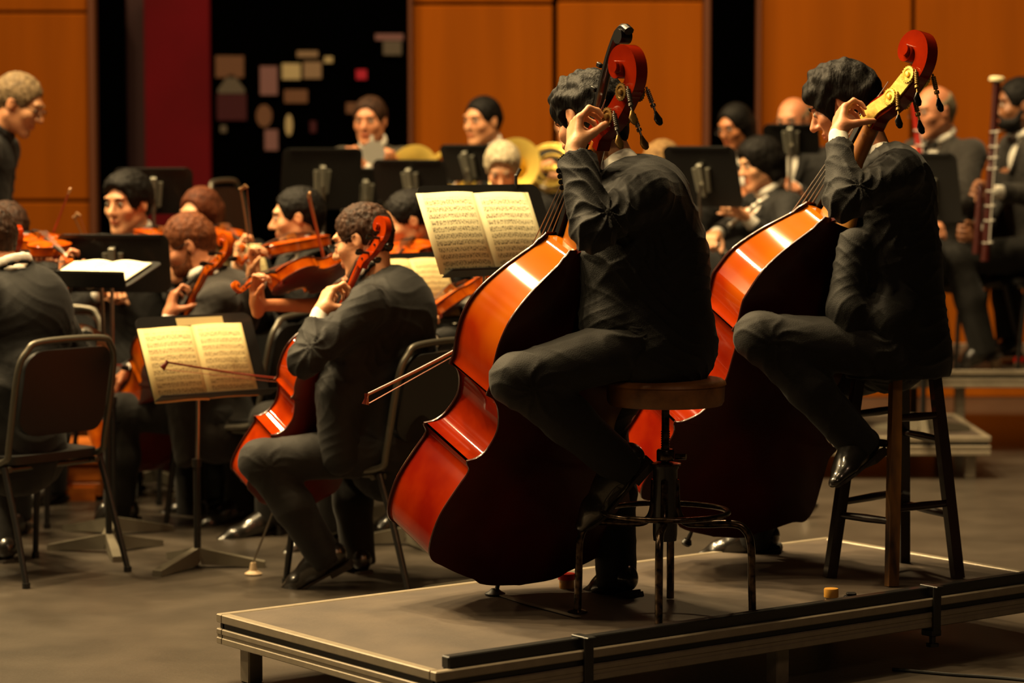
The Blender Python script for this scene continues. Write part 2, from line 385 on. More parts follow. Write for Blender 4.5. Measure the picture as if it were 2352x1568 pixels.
# papers and boards pinned on the backstage wall, seen through the opening
PA = {'p': mat('pale_paper', '#8a7058', .8), 'c': mat('cream_paper', '#b3a078', .8), 'm': mat('mauve_paper', '#7c5658', .8), 'b': mat('brown_card', '#6a4630', .8), 'r': mat('red_card', '#b01030', .8), 'g': mat('grey_card', '#5a5046', .8), 'k': mat('wine_cloth', '#3c0614', .9)}
NB = [(495, 560, 128, 178, 'b', 'brown paper poster above the tent-shaped card beside the crimson panel', 0), (500, 562, 172, 214, 'g', 'grey tent-shaped card below the brown poster beside the crimson panel', 3),
 (498, 566, 216, 276, 'k', 'wine red cloth hanging below the tent-shaped card', 0), (597, 637, 152, 218, 'm', 'tall mauve sheet pinned on the dark backstage wall', 0), (682, 730, 117, 131, 'p', 'narrow pale strip of paper, highest in the middle cluster', 0),
 (648, 690, 146, 182, 'c', 'cream note left in the middle cluster of papers', 0), (697, 738, 142, 180, 'p', 'pale note right in the middle cluster of papers', 0), (745, 764, 130, 144, 'c', 'small cream tag right of the middle cluster of papers', 0),
 (653, 706, 206, 236, 'b', 'wide tan card below the middle cluster of papers', 0), (588, 625, 240, 292, 'b', 'brown oval paper below the tall mauve sheet', 5), (655, 672, 262, 312, 'c', 'narrow curved yellowish paper above the wide music stand', 5),
 (862, 926, 78, 92, 'm', 'mauve strip along the top of the grey board by the wood panel', 0), (880, 922, 94, 126, 'g', 'grey board high beside the orange wood panel', 0), (818, 842, 160, 182, 'r', 'bright red card above the trumpet player', 0),
 (795, 832, 236, 260, 'b', 'tan card behind the head of the trumpet player', 0), (608, 638, 298, 345, 'm', 'mauve sheet hanging just above the wide music stand', 0), (712, 726, 278, 304, 'k', 'small dark red tag on the black backstage wall', 0), (506, 520, 288, 304, 'g', 'small grey scrap pinned below the wine red cloth', 0)]
for x0, x1, y0, y1, k, lb, sh in NB:
    Y = WY + 1.9; a = at(x0, y0, Y); c = at(x1, y1, Y); m = MB(); ce = (a + c) / 2; W_, Hh = (c.x - a.x) / 2, (a.z - c.z) / 2
    pol = [(-1, -1), (1, -1), (1, 1), (-1, 1)] if sh == 0 else ([(-1, -1), (1, -1), (1, -.6), (.2, 1), (-.2, 1), (-1, -.6)] if sh == 3 else [(math.cos(i * .5236), math.sin(i * .5236)) for i in range(12)])
    vs = [(ce.x + u * W_, Y + d, ce.z + v_ * Hh) for d in (0, .02) for u, v_ in pol]; n = len(pol)
    m.add(vs, [tuple(range(n)), tuple(reversed(range(n, 2 * n)))] + [(i, i + n, (i + 1) % n + n, (i + 1) % n) for i in range(n)])
    tag(m.build('pinned_paper' if k != 'k' else 'hanging_cloth', PA[k]), lb, 'paper notice', 'papers on the backstage wall')
struct(MB().box(((wx(486) + wx(946)) / 2 , WY + 1.98, 2.3), (wx(1010) - wx(420), .04, 4.6)).build('wall_back_stage', VOID))

# ------------------------------------------------------------------ risers
def riser(M, lx, ly, z, label, legs_x, group=None, th=.085):
    root = empty('stage_riser'); root.matrix_world = M; tag(root, label, 'stage riser', group)
    MB().box((lx / 2, ly / 2, z - .012), (lx - .03, ly - .03, .022)).build('deck_panel', DECKM, root)
    f = MB()
    for (cx_, cy_, dx, dy) in ((lx / 2, .0, lx + .03, .03), (lx / 2, ly, lx + .03, .03), (0, ly / 2, .03, ly - .03), (lx, ly / 2, .03, ly - .03)):
        f.box((cx_, cy_, z - .011), (dx, dy, .026), bev=.003)
        f.box((cx_, cy_, z - .032), (dx * (.985 if dx < dy else 1) - (.02 if dx < dy else .02), max(dy - .02, .012) if dx > dy else dy, .02), mi=1)
        f.box((cx_, cy_, z - .05), (dx, dy, .018), bev=.003); f.box((cx_, cy_, z - .063), (dx - .006, dy - .006, .01)); f.box((cx_, cy_, z - .077), (dx, dy, .02), bev=.003)
    f.build('edge_frame', [ALU, BLACKP], root)
    for x in legs_x:
        for y in (.06, ly - .06): MB().box((x, y, (z - th) / 2), (.05, .05, z - th), bev=.004).build('leg', ALU, root)
    return root
LC, FC, BC = onz(512, 1410, .2), onz(1005, 1542, .2), onz(1897, 1236, .2)
uu = (BC - LC); LX = uu.length; uu.normalize(); vv = Vector((uu.y, -uu.x, 0)); LY = (FC - LC).dot(vv)
RM = Matrix(((uu.x, vv.x, 0, LC.x), (uu.y, vv.y, 0, LC.y), (0, 0, -1, 0), (0, 0, 0, 1)))
RM = Matrix(((uu.x, vv.x, 0, LC.x), (uu.y, vv.y, 0, LC.y), (0, 0, 1, 0), (0, 0, 0, 1)))
# right handed frame: flip y so that local +y points away from the camera
RM = Matrix(((uu.x, -vv.x, 0, LC.x + vv.x * LY), (uu.y, -vv.y, 0, LC.y + vv.y * LY), (0, 0, 1, 0), (0, 0, 0, 1)))
riser(RM, LX, LY, .2, 'low grey riser with aluminium edge under the two double bass players', (.06, LX * .52, LX - .06))
# black square guard tube along the front edge, strapped on
gr = empty('guard_tube'); gr.matrix_world = RM; tag(gr, 'black square steel tube strapped along the front edge of the bass riser', 'edge rail')
g = MB(); g.box((LX / 2 + .04, .02, .2 + .017), (LX, .034, .034), bev=.003); g.build('square_tube', BLACKM, gr)
g = MB(); g.box((-.458 * 0 + .04 - .0006, .02, .217), (.002, .026, .026)); g.build('open_end', BLACKP, gr)
def along(px): # distance along front edge for a pixel column on the deck edge
    best = min(((abs((lambda p: CX + FPX * p.x / (p.y * math.cos(PITCH) - (p.z - CAMH) * math.sin(PITCH)))(RM @ Vector((t * .005, 0, .2))) - px), t * .005) for t in range(0, 700)))
    return best[1]
for px in (1342, 2140):
    t = along(px); c = MB(); c.box((t, .0, .236), (.03, .075, .008), bev=.002); c.box((t, -.022, .165), (.032, .01, .15), bev=.003); c.box((t, -.0, .095), (.04, .05, .02), bev=.003)
    c.tube([(t, -.005, .09), (t, -.005, .062)], .01); c.lathe((t, -.005, .05), [(.006, 0), (.02, .002), (.02, .012), (.006, .014)], 12); c.build('clamp', BLACKM, gr)
T = Matrix.Translation
tier = []
for i, (x, lb) in enumerate(((-1.89, 'low riser behind the left cello players and violins'), (.165, 'low riser behind the basses, its right end showing behind the wooden stool'))):
    riser(T((x, 12.6, 0)), 2.05, 1.0, .2, lb, (.06, 1.0, 1.98))
for x, lb in ((-2.6, 'tall back riser under the left music stands'), (-.65, 'tall back riser under the trumpet and horn players'), (1.3, 'tall back riser under the clarinet players'), (3.25, 'tall back riser under the bassoon player at the right edge')):
    riser(T((x, 13.62, 0)), 1.93, 1.7, .42, lb, (.06, .96, 1.87))
# conductor's podium
pd = empty('conductor_podium', onz(235, 1150, 0)); tag(pd, 'orange wooden conductor podium on the floor at left', 'podium')
PODW = mat('podium_wood', '#c86e1c', .45, coat=.2, scale=6, col2='#a85412', stretch=(1, 1, 6))
m = MB(); m.box((-.5, .42, .175), (1.04, .86, .03), bev=.006); m.build('top_board', PODW, pd)
m = MB(); m.box((-.5, .012, .12), (1.0, .024, .07), bev=.004); m.box((-.5, .012, .05), (1.0, .024, .06), bev=.004); m.box((-.0, .42, .1), (.024, .8, .12), bev=.004); m.box((-1.0, .42, .1), (.024, .8, .12)); m.box((-.5, .83, .1), (1, .024, .12))
m.box((-.1, .03, .03), (.14, .08, .06)); m.box((-.9, .03, .03), (.14, .08, .06)); m.box((-.1, .8, .03), (.14, .08, .06)); m.build('side_boards', PODW, pd)

# ------------------------------------------------------------------ furniture
def rounded(w, h, r, n=6):
    out = []
    for cx_, cy_, a0 in ((w / 2 - r, h / 2 - r, 0), (-w / 2 + r, h / 2 - r, 90), (-w / 2 + r, -h / 2 + r, 180), (w / 2 - r, -h / 2 + r, 270)):
        for k in range(n + 1): a = math.radians(a0 + 90 * k / n); out.append((cx_ + r * math.cos(a), cy_ + r * math.sin(a)))
    return out
def slab(m, pol, f, th, mi=0):
    """polygon extruded; f(u,v,d) -> point"""
    n = len(pol); vs = [f(u, v, d) for d in (0, th) for u, v in pol]
    m.add(vs, [tuple(reversed(range(n))), tuple(range(n, 2 * n))] + [(i, (i + 1) % n, (i + 1) % n + n, i + n) for i in range(n)], mi)
    return m
def make_chair(label, seat=.45, top=.86, group='orchestra chairs'):
    """local: faces +x, back at -x"""
    r = empty('orchestra_chair'); tag(r, label, 'chair', group)
    m = MB(); pol = rounded(.42, .44, .06); slab(m, pol, lambda u, v, d: (u + .02, v, seat - .03 + d + (.006 if abs(v) > .15 else 0)), .03); m.build('seat', BLACKP, r, smooth=True)
    m = MB(); pol = rounded(.40, top - seat - .1, .07)
    cz = (top + seat + .06) / 2
    def bf(u, v, d): z = cz + v; return (-.2 - (z - seat) * .2 + .035 * (1 - (u / .2) ** 2) * -1 + d, u, z)
    P = [(u, v) for u, v in pol]; slab(m, P, bf, .022); m.build('backrest', BLACKP, r, smooth=True)
    hw = .225
    pts = [(.0, -hw, seat - .03), (-.17, -hw, seat - .01), (-.2, -hw, seat + .06), (-.25, -hw, top - .1), (-.27, -hw + .03, top - .02), (-.275, -hw + .09, top + .01), (-.275, hw - .09, top + .01), (-.27, hw - .03, top - .02), (-.25, hw, top - .1), (-.2, hw, seat + .06), (-.17, hw, seat - .01), (.0, hw, seat - .03)]
    m = MB().tube(bez(pts, 5), .0125, 10); m.build('back_frame', GREYTUBE, r, smooth=True)
    m = MB(); m.tube([(.2, -hw + .02, seat - .04), (-.18, -hw + .02, seat - .04)], .011); m.tube([(.2, hw - .02, seat - .04), (-.18, hw - .02, seat - .04)], .011); m.tube([(.1, -hw, seat - .045), (.1, hw, seat - .045)], .01); m.tube([(-.14, -hw, seat - .045), (-.14, hw, seat - .045)], .01); m.build('seat_frame', GREYTUBE, r, smooth=True)
    for sx, sy in ((1, -1), (1, 1), (-1, -1), (-1, 1)):
        a = (.17 * sx, sy * hw, seat - .03); b_ = (.22 if sx > 0 else -.3, sy * (hw + .015), .012)
        m = MB().tube([a, ((a[0] + b_[0]) / 2, sy * (hw + .004), seat / 2), b_], [.0125, .0125, .0115], 10); m.tube([(b_[0], b_[1], .02), (b_[0], b_[1], 0)], .015); m.build('leg', BLACKM, r, smooth=True)
    return r
CH0 = [None]
def chair(loc, yaw, label, group='orchestra chairs'):
    if CH0[0] is None: o = make_chair(label); CH0[0] = o
    else: o = copy_tree(CH0[0]); o['label'] = label
    o.location = loc; o.rotation_euler = (0, 0, yaw); return o
# sheet music material: ruled staves and clusters of notes
def sheet_mat(name, paper, ink, rows=12, seed=0.0):
    m = bpy.data.materials.new(name); m.use_nodes = True; N = m.node_tree.nodes; L = m.node_tree.links; b_ = N['Principled BSDF']; b_.inputs['Roughness'].default_value = .8
    def math_(op, a, c=None):
        n = N.new('ShaderNodeMath'); n.operation = op
        for i, v in enumerate((a, c)):
            if v is None: continue
            if hasattr(v, 'node'): L.new(v, n.inputs[i])
            else: n.inputs[i].default_value = v
        return n.outputs[0]
    uv = N.new('ShaderNodeUVMap'); sp = N.new('ShaderNodeSeparateXYZ'); L.new(uv.outputs[0], sp.inputs[0]); u, v = sp.outputs[0], sp.outputs[1]
    row = math_('MULTIPLY', v, rows); fr = math_('FRACT', row)
    ins = math_('MULTIPLY', math_('GREATER_THAN', fr, .22), math_('LESS_THAN', fr, .72))
    st = math_('LESS_THAN', math_('FRACT', math_('MULTIPLY', fr, 10)), .3); stav = math_('MULTIPLY', math_('MULTIPLY', ins, st), .75)
    nz = N.new('ShaderNodeTexNoise'); nz.inputs['Scale'].default_value = 1; nz.inputs['Detail'].default_value = 2
    cb = N.new('ShaderNodeCombineXYZ'); L.new(math_('MULTIPLY', u, 60), cb.inputs[0]); L.new(math_('MULTIPLY', v, rows * 3.2), cb.inputs[1]); cb.inputs[2].default_value = seed; L.new(cb.outputs[0], nz.inputs[0])
    notes = math_('MULTIPLY', math_('GREATER_THAN', nz.outputs[0], .535), math_('MULTIPLY', math_('GREATER_THAN', fr, .1), math_('LESS_THAN', fr, .85)))
    ink_ = math_('MAXIMUM', stav, math_('MULTIPLY', notes, .85))
    lim = math_('MULTIPLY', math_('MULTIPLY', math_('GREATER_THAN', u, .1), math_('LESS_THAN', u, .93)), math_('MULTIPLY', math_('GREATER_THAN', v, .05), math_('LESS_THAN', v, .93)))
    mx = N.new('ShaderNodeMix'); mx.data_type = 'RGBA'; mx.inputs[6].default_value = lin(paper); mx.inputs[7].default_value = lin(ink); L.new(math_('MULTIPLY', ink_, lim), mx.inputs[0]); L.new(mx.outputs[2], b_.inputs['Base Color'])
    return m
def page(m_, w, h, f, bow, u0=0, u1=1, nx=10, thick=.002):
    """one page as a gently bowed leaf with uv"""
def make_pages(name, w, h, M, mt, label, pages=((-1, 0, 0), (0, 1, 0)), drop=.01, parent=None):
    """open booklet: each page a part. M: matrix with x right, y up on desk, z out of desk"""
    r = empty(name); r.matrix_world = M; tag(r, label, 'sheet music')
    for a, b_, dy in pages:
        vs = []; fs = []; uv = []; nx, ny = 10, 2
        for lay in (0, 1):
            for j in range(ny + 1):
                for i in range(nx + 1):
                    t = i / nx; x = (a + (b_ - a) * t) * w; s = abs(x) / w; z = .004 + .012 * math.sin(min(1, s * 1.2) * math.pi) * (1 - s * .6) - lay * .003
                    vs.append((x, j / ny * h + dy, z)); uv.append((t, j / ny))
        o_ = (nx + 1) * (ny + 1)
        for j in range(ny):
            for i in range(nx):
                q = [j * (nx + 1) + i, j * (nx + 1) + i + 1, (j + 1) * (nx + 1) + i + 1, (j + 1) * (nx + 1) + i]
                fs.append(tuple(q)); fs.append(tuple(k + o_ for k in reversed(q)))
        rim = [i for i in range(nx + 1)] + [j * (nx + 1) + nx for j in range(1, ny + 1)] + [ny * (nx + 1) + i for i in range(nx - 1, -1, -1)] + [j * (nx + 1) for j in range(ny - 1, 0, -1)]
        for k in range(len(rim)): q0, q1 = rim[k], rim[(k + 1) % len(rim)]; fs.append((q0, q0 + o_, q1 + o_, q1))
        me = bpy.data.meshes.new('page'); me.from_pydata(vs, [], fs); ul = me.uv_layers.new(name='UVMap')
        for lp in me.loops: ul.data[lp.index].uv = uv[lp.vertex_index]
        link('page', me, mt, r)
    return r
def music_stand(label, top_c, yaw, tilt, z0, dw=.5, dh=.33, base_rot=0, clip=False, group='music stands'):
    """top_c: centre of the desk in the world; yaw: direction the desk face looks to; tilt from vertical"""
    r = empty('music_stand', (0, 0, 0)); base = Vector((top_c.x, top_c.y, z0)) - Vector((math.cos(yaw), math.sin(yaw), 0)) * .05
    r.location = base; tag(r, label, 'music stand', group)
    n = Vector((math.cos(yaw) * math.cos(tilt), math.sin(yaw) * math.cos(tilt), math.sin(tilt))); xr = Vector((-math.sin(yaw), math.cos(yaw), 0)); up = n.cross(xr)
    c = top_c - base
    m = MB(); slab(m, rounded(dw, dh, .035), lambda u, v, d: c + xr * u + up * v - n * d, .004)
    slab(m, rounded(dw, .012, .005), lambda u, v, d: c + xr * u + up * (-dh / 2) + n * (.055 * 1 - .0 + (v)) * 1 + up * d, .004)
    m.box(c - up * (dh / 2) + n * .028, (dw, .004, .056), M=Matrix((xr, up, n)).transposed())
    m.box(c + up * (dh / 2 - .006) - n * .008, (dw - .07, .012, .014), M=Matrix((xr, up, n)).transposed()); m.build('desk', BLACKM, r)
    bt = c - n * .03 - up * .03
    m = MB(); m.box(c - n * .02 - up * .01, (.028, .16, .03), M=Matrix((xr, up, n)).transposed(), bev=.004)
    for s_ in (-1, 1): m.tube([c - n * .012 + xr * .032 * s_ + up * .045, c - n * .014 + xr * .024 * s_ - up * .07], .012, 8)
    m.build('tilt_bracket', mat('stand_bracket', '#7c7a6e', .4, .3), r, smooth=True)
    px_, py_ = bt.x, bt.y; zt = bt.z
    MB().tube([(px_ * .5, py_ * .5, zt), (px_ * .3, py_ * .3, zt - .25), (0, 0, zt * .42)], .008, 10).build('inner_tube', STEEL, r, smooth=True)
    m = MB().tube([(0, 0, zt * .5), (0, 0, .05)], .0135, 12); m.tube([(0, 0, zt * .5), (0, 0, zt * .5 + .03)], .018, 12); m.build('outer_tube', BLACKM, r, smooth=True)
    for k in range(3):
        a = base_rot + k * 2 * math.pi / 3; d = Vector((math.cos(a), math.sin(a), 0)); e = Vector((-d.y, d.x, 0)); m = MB()
        m.add([e * -.014 + V(0, 0, .075), e * .014 + V(0, 0, .075), e * -.02 + d * .02 + V(0, 0, .03), e * .02 + d * .02 + V(0, 0, .03), d * .25 - e * .02 + V(0, 0, .022), d * .25 + e * .02 + V(0, 0, .022), d * .25 - e * .02, d * .25 + e * .02, d * .015 - e * .016 + V(0, 0, .012), d * .015 + e * .016 + V(0, 0, .012)], [(0, 1, 5, 4), (4, 5, 7, 6), (6, 7, 9, 8), (8, 9, 1, 0), (0, 4, 6, 8), (1, 9, 7, 5)])
        m.build('leg', mat('stand_base_metal', '#6e685a', .45, .3), r)
    M = Matrix(((xr.x, up.x, n.x, top_c.x - up.x * dh / 2), (xr.y, up.y, n.y, top_c.y - up.y * dh / 2), (xr.z, up.z, n.z, top_c.z - up.z * dh / 2), (0, 0, 0, 1)))
    return r, M
def screw_stool(c, seat_z, z0):
    r = empty('adjustable_stool', (c.x, c.y, z0)); tag(r, 'round brown padded stool with bent legs and foot ring, under the nearest bass player', 'stool')
    h = seat_z - z0
    m = MB().lathe((0, 0, 0), [(.0, h - .012), (.12, h - .004), (.165, h - .006), (.176, h - .014), (.178, h - .022)], 40); m.build('seat_top', LEATHER, r, smooth=True)
    m = MB().lathe((0, 0, 0), [(.1, h - .085), (.165, h - .082), (.172, h - .07), (.174, h - .03), (.172, h - .02)], 40); m.build('seat_side', LEATHERS, r, smooth=True)
    m = MB().tube([(0, 0, h - .08), (0, 0, .33)], .0115, 14)
    for k in range(26): m.tube([(0, 0, h - .16 - k * .007), (0, 0, h - .163 - k * .007)], .0135, 12)
    m.build('screw_post', CHROME, r, smooth=True)
    m = MB().lathe((0, 0, 0), [(.024, .455), (.026, .458), (.026, .485), (.022, .49)], 18); m.lathe((0, 0, 0), [(.02, .44), (.046, .442), (.046, .448), (.02, .452)], 18); m.tube([(.03, 0, .468), (.06, -.01, .468)], .009); m.build('collar', CHROME, r, smooth=True)
    m = MB().lathe((0, 0, 0), [(.034, .22), (.036, .24), (.036, .43), (.04, .435), (.04, .445)], 18); m.build('housing', BLACKM, r, smooth=True)
    R = .185; zr = .305
    m = MB(); P = [(R * math.cos(2 * math.pi * k / 48), R * math.sin(2 * math.pi * k / 48), zr) for k in range(49)]; m.tube(P, .0085, 10, caps=False); m.build('foot_ring', CHROME, r, smooth=True)
    for k in range(4):
        a = math.radians(-97 + 90 * k); d = Vector((math.cos(a), math.sin(a), 0))
        pts = [d * .03 + V(0, 0, .40), d * .036 + V(0, 0, .31), d * .06 + V(0, 0, .275), d * .11 + V(0, 0, .27), d * .20 + V(0, 0, .272), d * .235 + V(0, 0, .255), d * .252 + V(0, 0, .21), d * .255 + V(0, 0, .1), d * .258 + V(0, 0, .004)]
        m = MB().tube(bez(pts, 5), .0115, 12); 
        if k == 3: m.lathe(d * .258, [(.008, 0), (.03, .001), (.03, .005), (.012, .01)], 16)
        m.build('leg', CHROME, r, smooth=True)
    return r
def bar_stool(c, z0, feet, topz, label):
    r = empty('wooden_bar_stool', (c.x, c.y, z0)); tag(r, label, 'stool'); H_ = topz - z0
    m = MB().lathe((0, 0, 0), [(.12, H_ - .04), (.165, H_ - .036), (.172, H_ - .02), (.168, H_ - .004), (.1, H_ - .008)], 36); m.build('seat', DWOOD, r, smooth=True)
    F_ = [Vector((f.x - c.x, f.y - c.y, 0)) for f in feet]; cen = sum(F_, Vector()) / 4; tops = [cen * .6 + (f - cen) * .56 + V(0, 0, H_ - .035) for f in F_]
    def pt(i, z): t = z / (H_ - .035); return F_[i].lerp(tops[i], t)
    worn = 3
    for i in range(4):
        m = MB().tube([F_[i], pt(i, .15), pt(i, .4), tops[i]], [.024, .0245, .025, .022], 4, rot=math.pi / 4 + .3, mi=0); 
        m.build('leg', [WORNLEG if i == 0 else DWOOD], r)
    for i in range(4):
        j = (i + 1) % 4
        for z in ((.24, .52) if i % 2 == 0 else (.20, .44)): MB().tube([pt(i, z), pt(i, z).lerp(pt(j, z), .5), pt(j, z)], [.011, .0135, .011], 10).build('rung', DWOOD, r, smooth=True)
    return r
WORNLEG = mat('worn_stool_leg_wood', '#a06c28', .5, scale=4, col2='#24100a', stretch=(3, 3, .8))
# ------------------------------------------------------------------ string instruments
def frame(xc, yc, zc, t, s=1.0):
    return Matrix(((xc[0] * s, yc[0] * s, zc[0] * s, t[0]), (xc[1] * s, yc[1] * s, zc[1] * s, t[1]), (xc[2] * s, yc[2] * s, zc[2] * s, t[2]), (0, 0, 0, 1)))
def inst_frame(bottom, scroll, nhint, length, s=1.0):
    z = (Vector(scroll) - Vector(bottom)).normalized(); y = Vector(nhint); y = (y - z * y.dot(z)).normalized(); x = y.cross(z)
    return frame(x, y, z, bottom, s)
BASSQ = dict(L=1.12, tlc=.411, wlc=.259, tuc=.617, wuc=.245, dl=.259, du=.217, wl=.318, tl=.174, wu=.245, ws=.185, neck=.325, fb=.80, sw=.036, kind='bass')
BASSQ2 = dict(BASSQ, tlc=.345, wlc=.285, tuc=.651, wuc=.228, dl=.20, du=.186, wl=.30, tl=.15, wu=.235, ws=.18)
CELLOQ = dict(L=.755, tlc=.417, wlc=.249, tuc=.647, wuc=.214, dl=.139, du=.136, wl=.284, tl=.16, wu=.225, ws=.158, neck=.28, fb=.58, sw=.024, kind='cello')
CELLOQ2 = dict(CELLOQ, tlc=.374, wlc=.24, tuc=.66, wuc=.204, dl=.142)
VIOLQ = dict(L=.356, tlc=.35, wlc=.255, tuc=.65, wuc=.222, dl=.036, du=.036, wl=.29, tl=.19, wu=.235, ws=.158, neck=.132, fb=.27, sw=.011, kind='violin')
def half_outline(q):
    wl, tl, wlc, tlc, wuc, tuc, ws, wu = (q[k] for k in ('wl', 'tl', 'wlc', 'tlc', 'wuc', 'tuc', 'ws', 'wu')); L = q['L']
    bo = .026 if q['kind'] == 'bass' else 0
    lo = [(.0, .004 + bo), (wl * .32, .012 + bo), (wl * .6, .036 + bo * 1.25), (wl * .82, .078 + bo * .9), (wl * .955, tl * .68 + bo * .3), (wl, tl), (wl * .965, tl + (tlc - tl) * .35), (wl * .4 + wlc * .55, tl + (tlc - tl) * .7), (wlc - .012, tlc - .025), (wlc, tlc)]
    mid = (tlc + tuc) / 2
    cb = [(wlc, tlc + .008), (wlc - .03, tlc + .016), (ws + (wlc - ws) * .25, tlc + (mid - tlc) * .38), (ws, mid - .01), (ws + (wuc - ws) * .18, mid + (tuc - mid) * .45), (wuc - .026, tuc - .02), (wuc, tuc - .006)]
    if q['kind'] == 'bass': up = [(wuc, tuc), (wuc - .004, tuc + .025), (wu, tuc + .08), (wu * .98, .76), (wu * .87, .83), (wu * .66, .895), (wu * .42, .95), (.062, .985), (.05, 1.0)]
    else: up = [(wuc, tuc), (wuc - .008, tuc + .025), (wuc * .4 + wu * .6, tuc + .07), (wu, .80), (wu * .93, .875), (wu * .72, .94), (wu * .42, .98), (.05, .995), (.034, 1.0)]
    segs = []
    for s in (lo, cb, up): segs.append([(p.x * L, p.y * L) for p in bez([(a, b, 0) for a, b in s], 4)])
    return segs
def strung(name, label, cat, M, q, mats, group=None, pegs='pegs', ext=False, detail=True):
    rib_m, back_m, top_m, neck_m, scroll_m = mats; L = q['L']; K = L / .755
    r = empty(name); r.matrix_world = M; tag(r, label, cat, group)
    segs = half_outline(q)
    def dep(z):
        t = min(1, max(0, (z / L - q['tlc']) / (q['tuc'] - q['tlc']))); d = q['dl'] + (q['du'] - q['dl']) * t; return d - max(0, (z / L - .8) / .2) * .03 * d / .2 * (1 if q['kind'] == 'bass' else .2)
    def yb(z): return max(0, (z / L - .72) / .28) ** 1.4 * (.055 if q['kind'] == 'bass' else 0)
    m = MB()
    for sg in (-1, 1):
        for s in segs:
            vs = []
            for x, z in s:
                for k in range(4): y0, y1 = yb(z), dep(z); vs.append((sg * x, y0 + (y1 - y0) * k / 3, z))
            fs = [(i * 4 + k, i * 4 + k + 1, i * 4 + k + 5, i * 4 + k + 4)[::sg] for i in range(len(s) - 1) for k in range(3)]
            m.add(vs, fs)
    # top end block closing
    x, z = segs[2][-1]; m.add([(-x, yb(z), z), (x, yb(z), z), (x, dep(z), z), (-x, dep(z), z)], [(0, 1, 2, 3)])
    m.build('ribs', rib_m, r, smooth=True, sharp=60)
    ov = .0055 * K; th = .0045 * K; O = [p for s in segs for p in s]
    def plate(nm, mt, base, sgn, arch):
        m = MB(); nu = 9; vs = []; U = [-1, -.93, -.75, -.4, 0, .4, .75, .93, 1]
        for x, z in O:
            zt = z / L; e = min(1, max(0, zt * (1 - zt) * 14)) ** .6
            zz = z + (ov * (1 if zt > .97 else (-1 if zt < .045 else 0)))
            for u in U: vs.append(((x + ov) * u, base(z) + sgn * (th + arch * e * (1 - abs(u) ** 2.2)), zz))
        n = len(O); m.add(vs, [(i * nu + k, i * nu + k + 1, (i + 1) * nu + k + 1, (i + 1) * nu + k)[::(-1 if sgn > 0 else 1)] for i in range(n - 1) for k in range(nu - 1)])
        # rim, in the darker edge material
        for u, fl in ((-1, 1), (1, -1)):
            vv_ = []
            for x, z in O:
                zt = z / L; zz = z + (ov * (1 if zt > .97 else (-1 if zt < .045 else 0)))
                vv_ += [((x + ov) * u, base(z) - sgn * .001, zz), ((x + ov * 1.25) * u, base(z) + sgn * th * .5, zz), ((x + ov) * u, base(z) + sgn * th, zz)]
            m.add(vv_, [((i * 3 + k), (i * 3 + k + 1), (i + 1) * 3 + k + 1, (i + 1) * 3 + k)[::fl * sgn] for i in range(n - 1) for k in range(2)], 1)
            m.add([((x + ov * (1 if k else -2)) * u, base(z) - sgn * .001, z) for x, z in O for k in (0, 1)], [(i * 2, i * 2 + 1, i * 2 + 3, i * 2 + 2)[::fl * sgn] for i in range(n - 1)], 1)
        return m.build(nm, [mt, PURF], r, smooth=True, sharp=50)
    plate('back_plate', back_m, yb, -1, .004 * K if q['kind'] == 'bass' else .016 * K)
    top = plate('top_plate', top_m, dep, 1, .024 * K)
    # neck, heel, button
    zn = L + q['neck']; y_n = dep(L) - .004 * K; tilt = .02 * K; nr = q['sw'] * .62
    m = MB(); pts = [(0, (yb(L) + dep(L)) / 2 + .2 * dep(L) * 0 , L - .002), (0, dep(L) * .62, L + .02 * K), (0, dep(L) * .86, L + .07 * K), (0, y_n - nr * .3, L + .14 * K), (0, y_n - nr * .3 - tilt * .4, L + q['neck'] * .6), (0, y_n - nr * .3 - tilt, zn)]
    hd = dep(L) * .46
    m.tube(bez(pts, 5), [(nr * 1.15, hd)] + [(nr * 1.1, hd * (1 - .2 * i / 5)) for i in range(5)] + [(nr * 1.05, hd * .8 - (hd * .8 - nr * .95) * min(1, (i + 1) / 8)) for i in range(20)], 16, up=(1, 0, 0)); 
    if q['kind'] == 'bass':
        m = MB(); hz = [-.004, .03, .07, .12, .19, .26, q['neck']]; ry = [.088, .080, .060, .042, .030, .028, .026]; rx = [.036, .033, .030, .028, .026, .025, .024]
        m.tube([(0, (y_n - tilt * a / q['neck']) - b, L + a) for a, b in zip(hz, ry)], list(zip(rx, ry)), 18, up=(1, 0, 0))
    m.build('neck', neck_m, r, smooth=True, sharp=70)
    m = MB(); m.tube([(0, yb(L) - th, L - .01), (0, yb(L) + .004 * K, L + .0)], [.03 * K, .03 * K], 16); m.build('back_button', back_m, r, smooth=True)
    fbw0, fbw1 = q['sw'] * 1.15, q['sw'] * 1.9; zf = zn - q['fb']; m = MB(); vs = []
    for i in range(9):
        t = i / 8; z = zn - t * q['fb']; wdt = fbw0 + (fbw1 - fbw0) * t; y0 = y_n - tilt * (1 - t * q['fb'] / q['neck']) + .001
        for k in range(7): u = -1 + k / 3; vs.append((wdt * .5 * u * 1.0, y0 + .012 * K + .01 * K * (1 - u * u) * (.6 + t), z))
        vs.append((wdt * .5, y0, z)); vs.append((-wdt * .5, y0, z))
    m.add(vs, [(i * 9 + k, i * 9 + (k + 1) % 9, (i + 1) * 9 + (k + 1) % 9, (i + 1) * 9 + k) for i in range(8) for k in range(9)] + [tuple(range(8, -1, -1)), tuple(72 + k for k in range(9))]); m.build('fingerboard', EBONY, r, smooth=True)
    # scroll and pegbox
    yN = y_n - tilt; R0 = .068 * K if q['kind'] != 'bass' else .112; pb = (.125 if q['kind'] == 'cello' else .165 if q['kind'] == 'bass' else .062)
    cz = zn + pb + R0 * .72; cy = yN - (.035 * K if q['kind'] != 'bass' else .062); w0 = q['sw'] * .52
    sp = []; rs = []
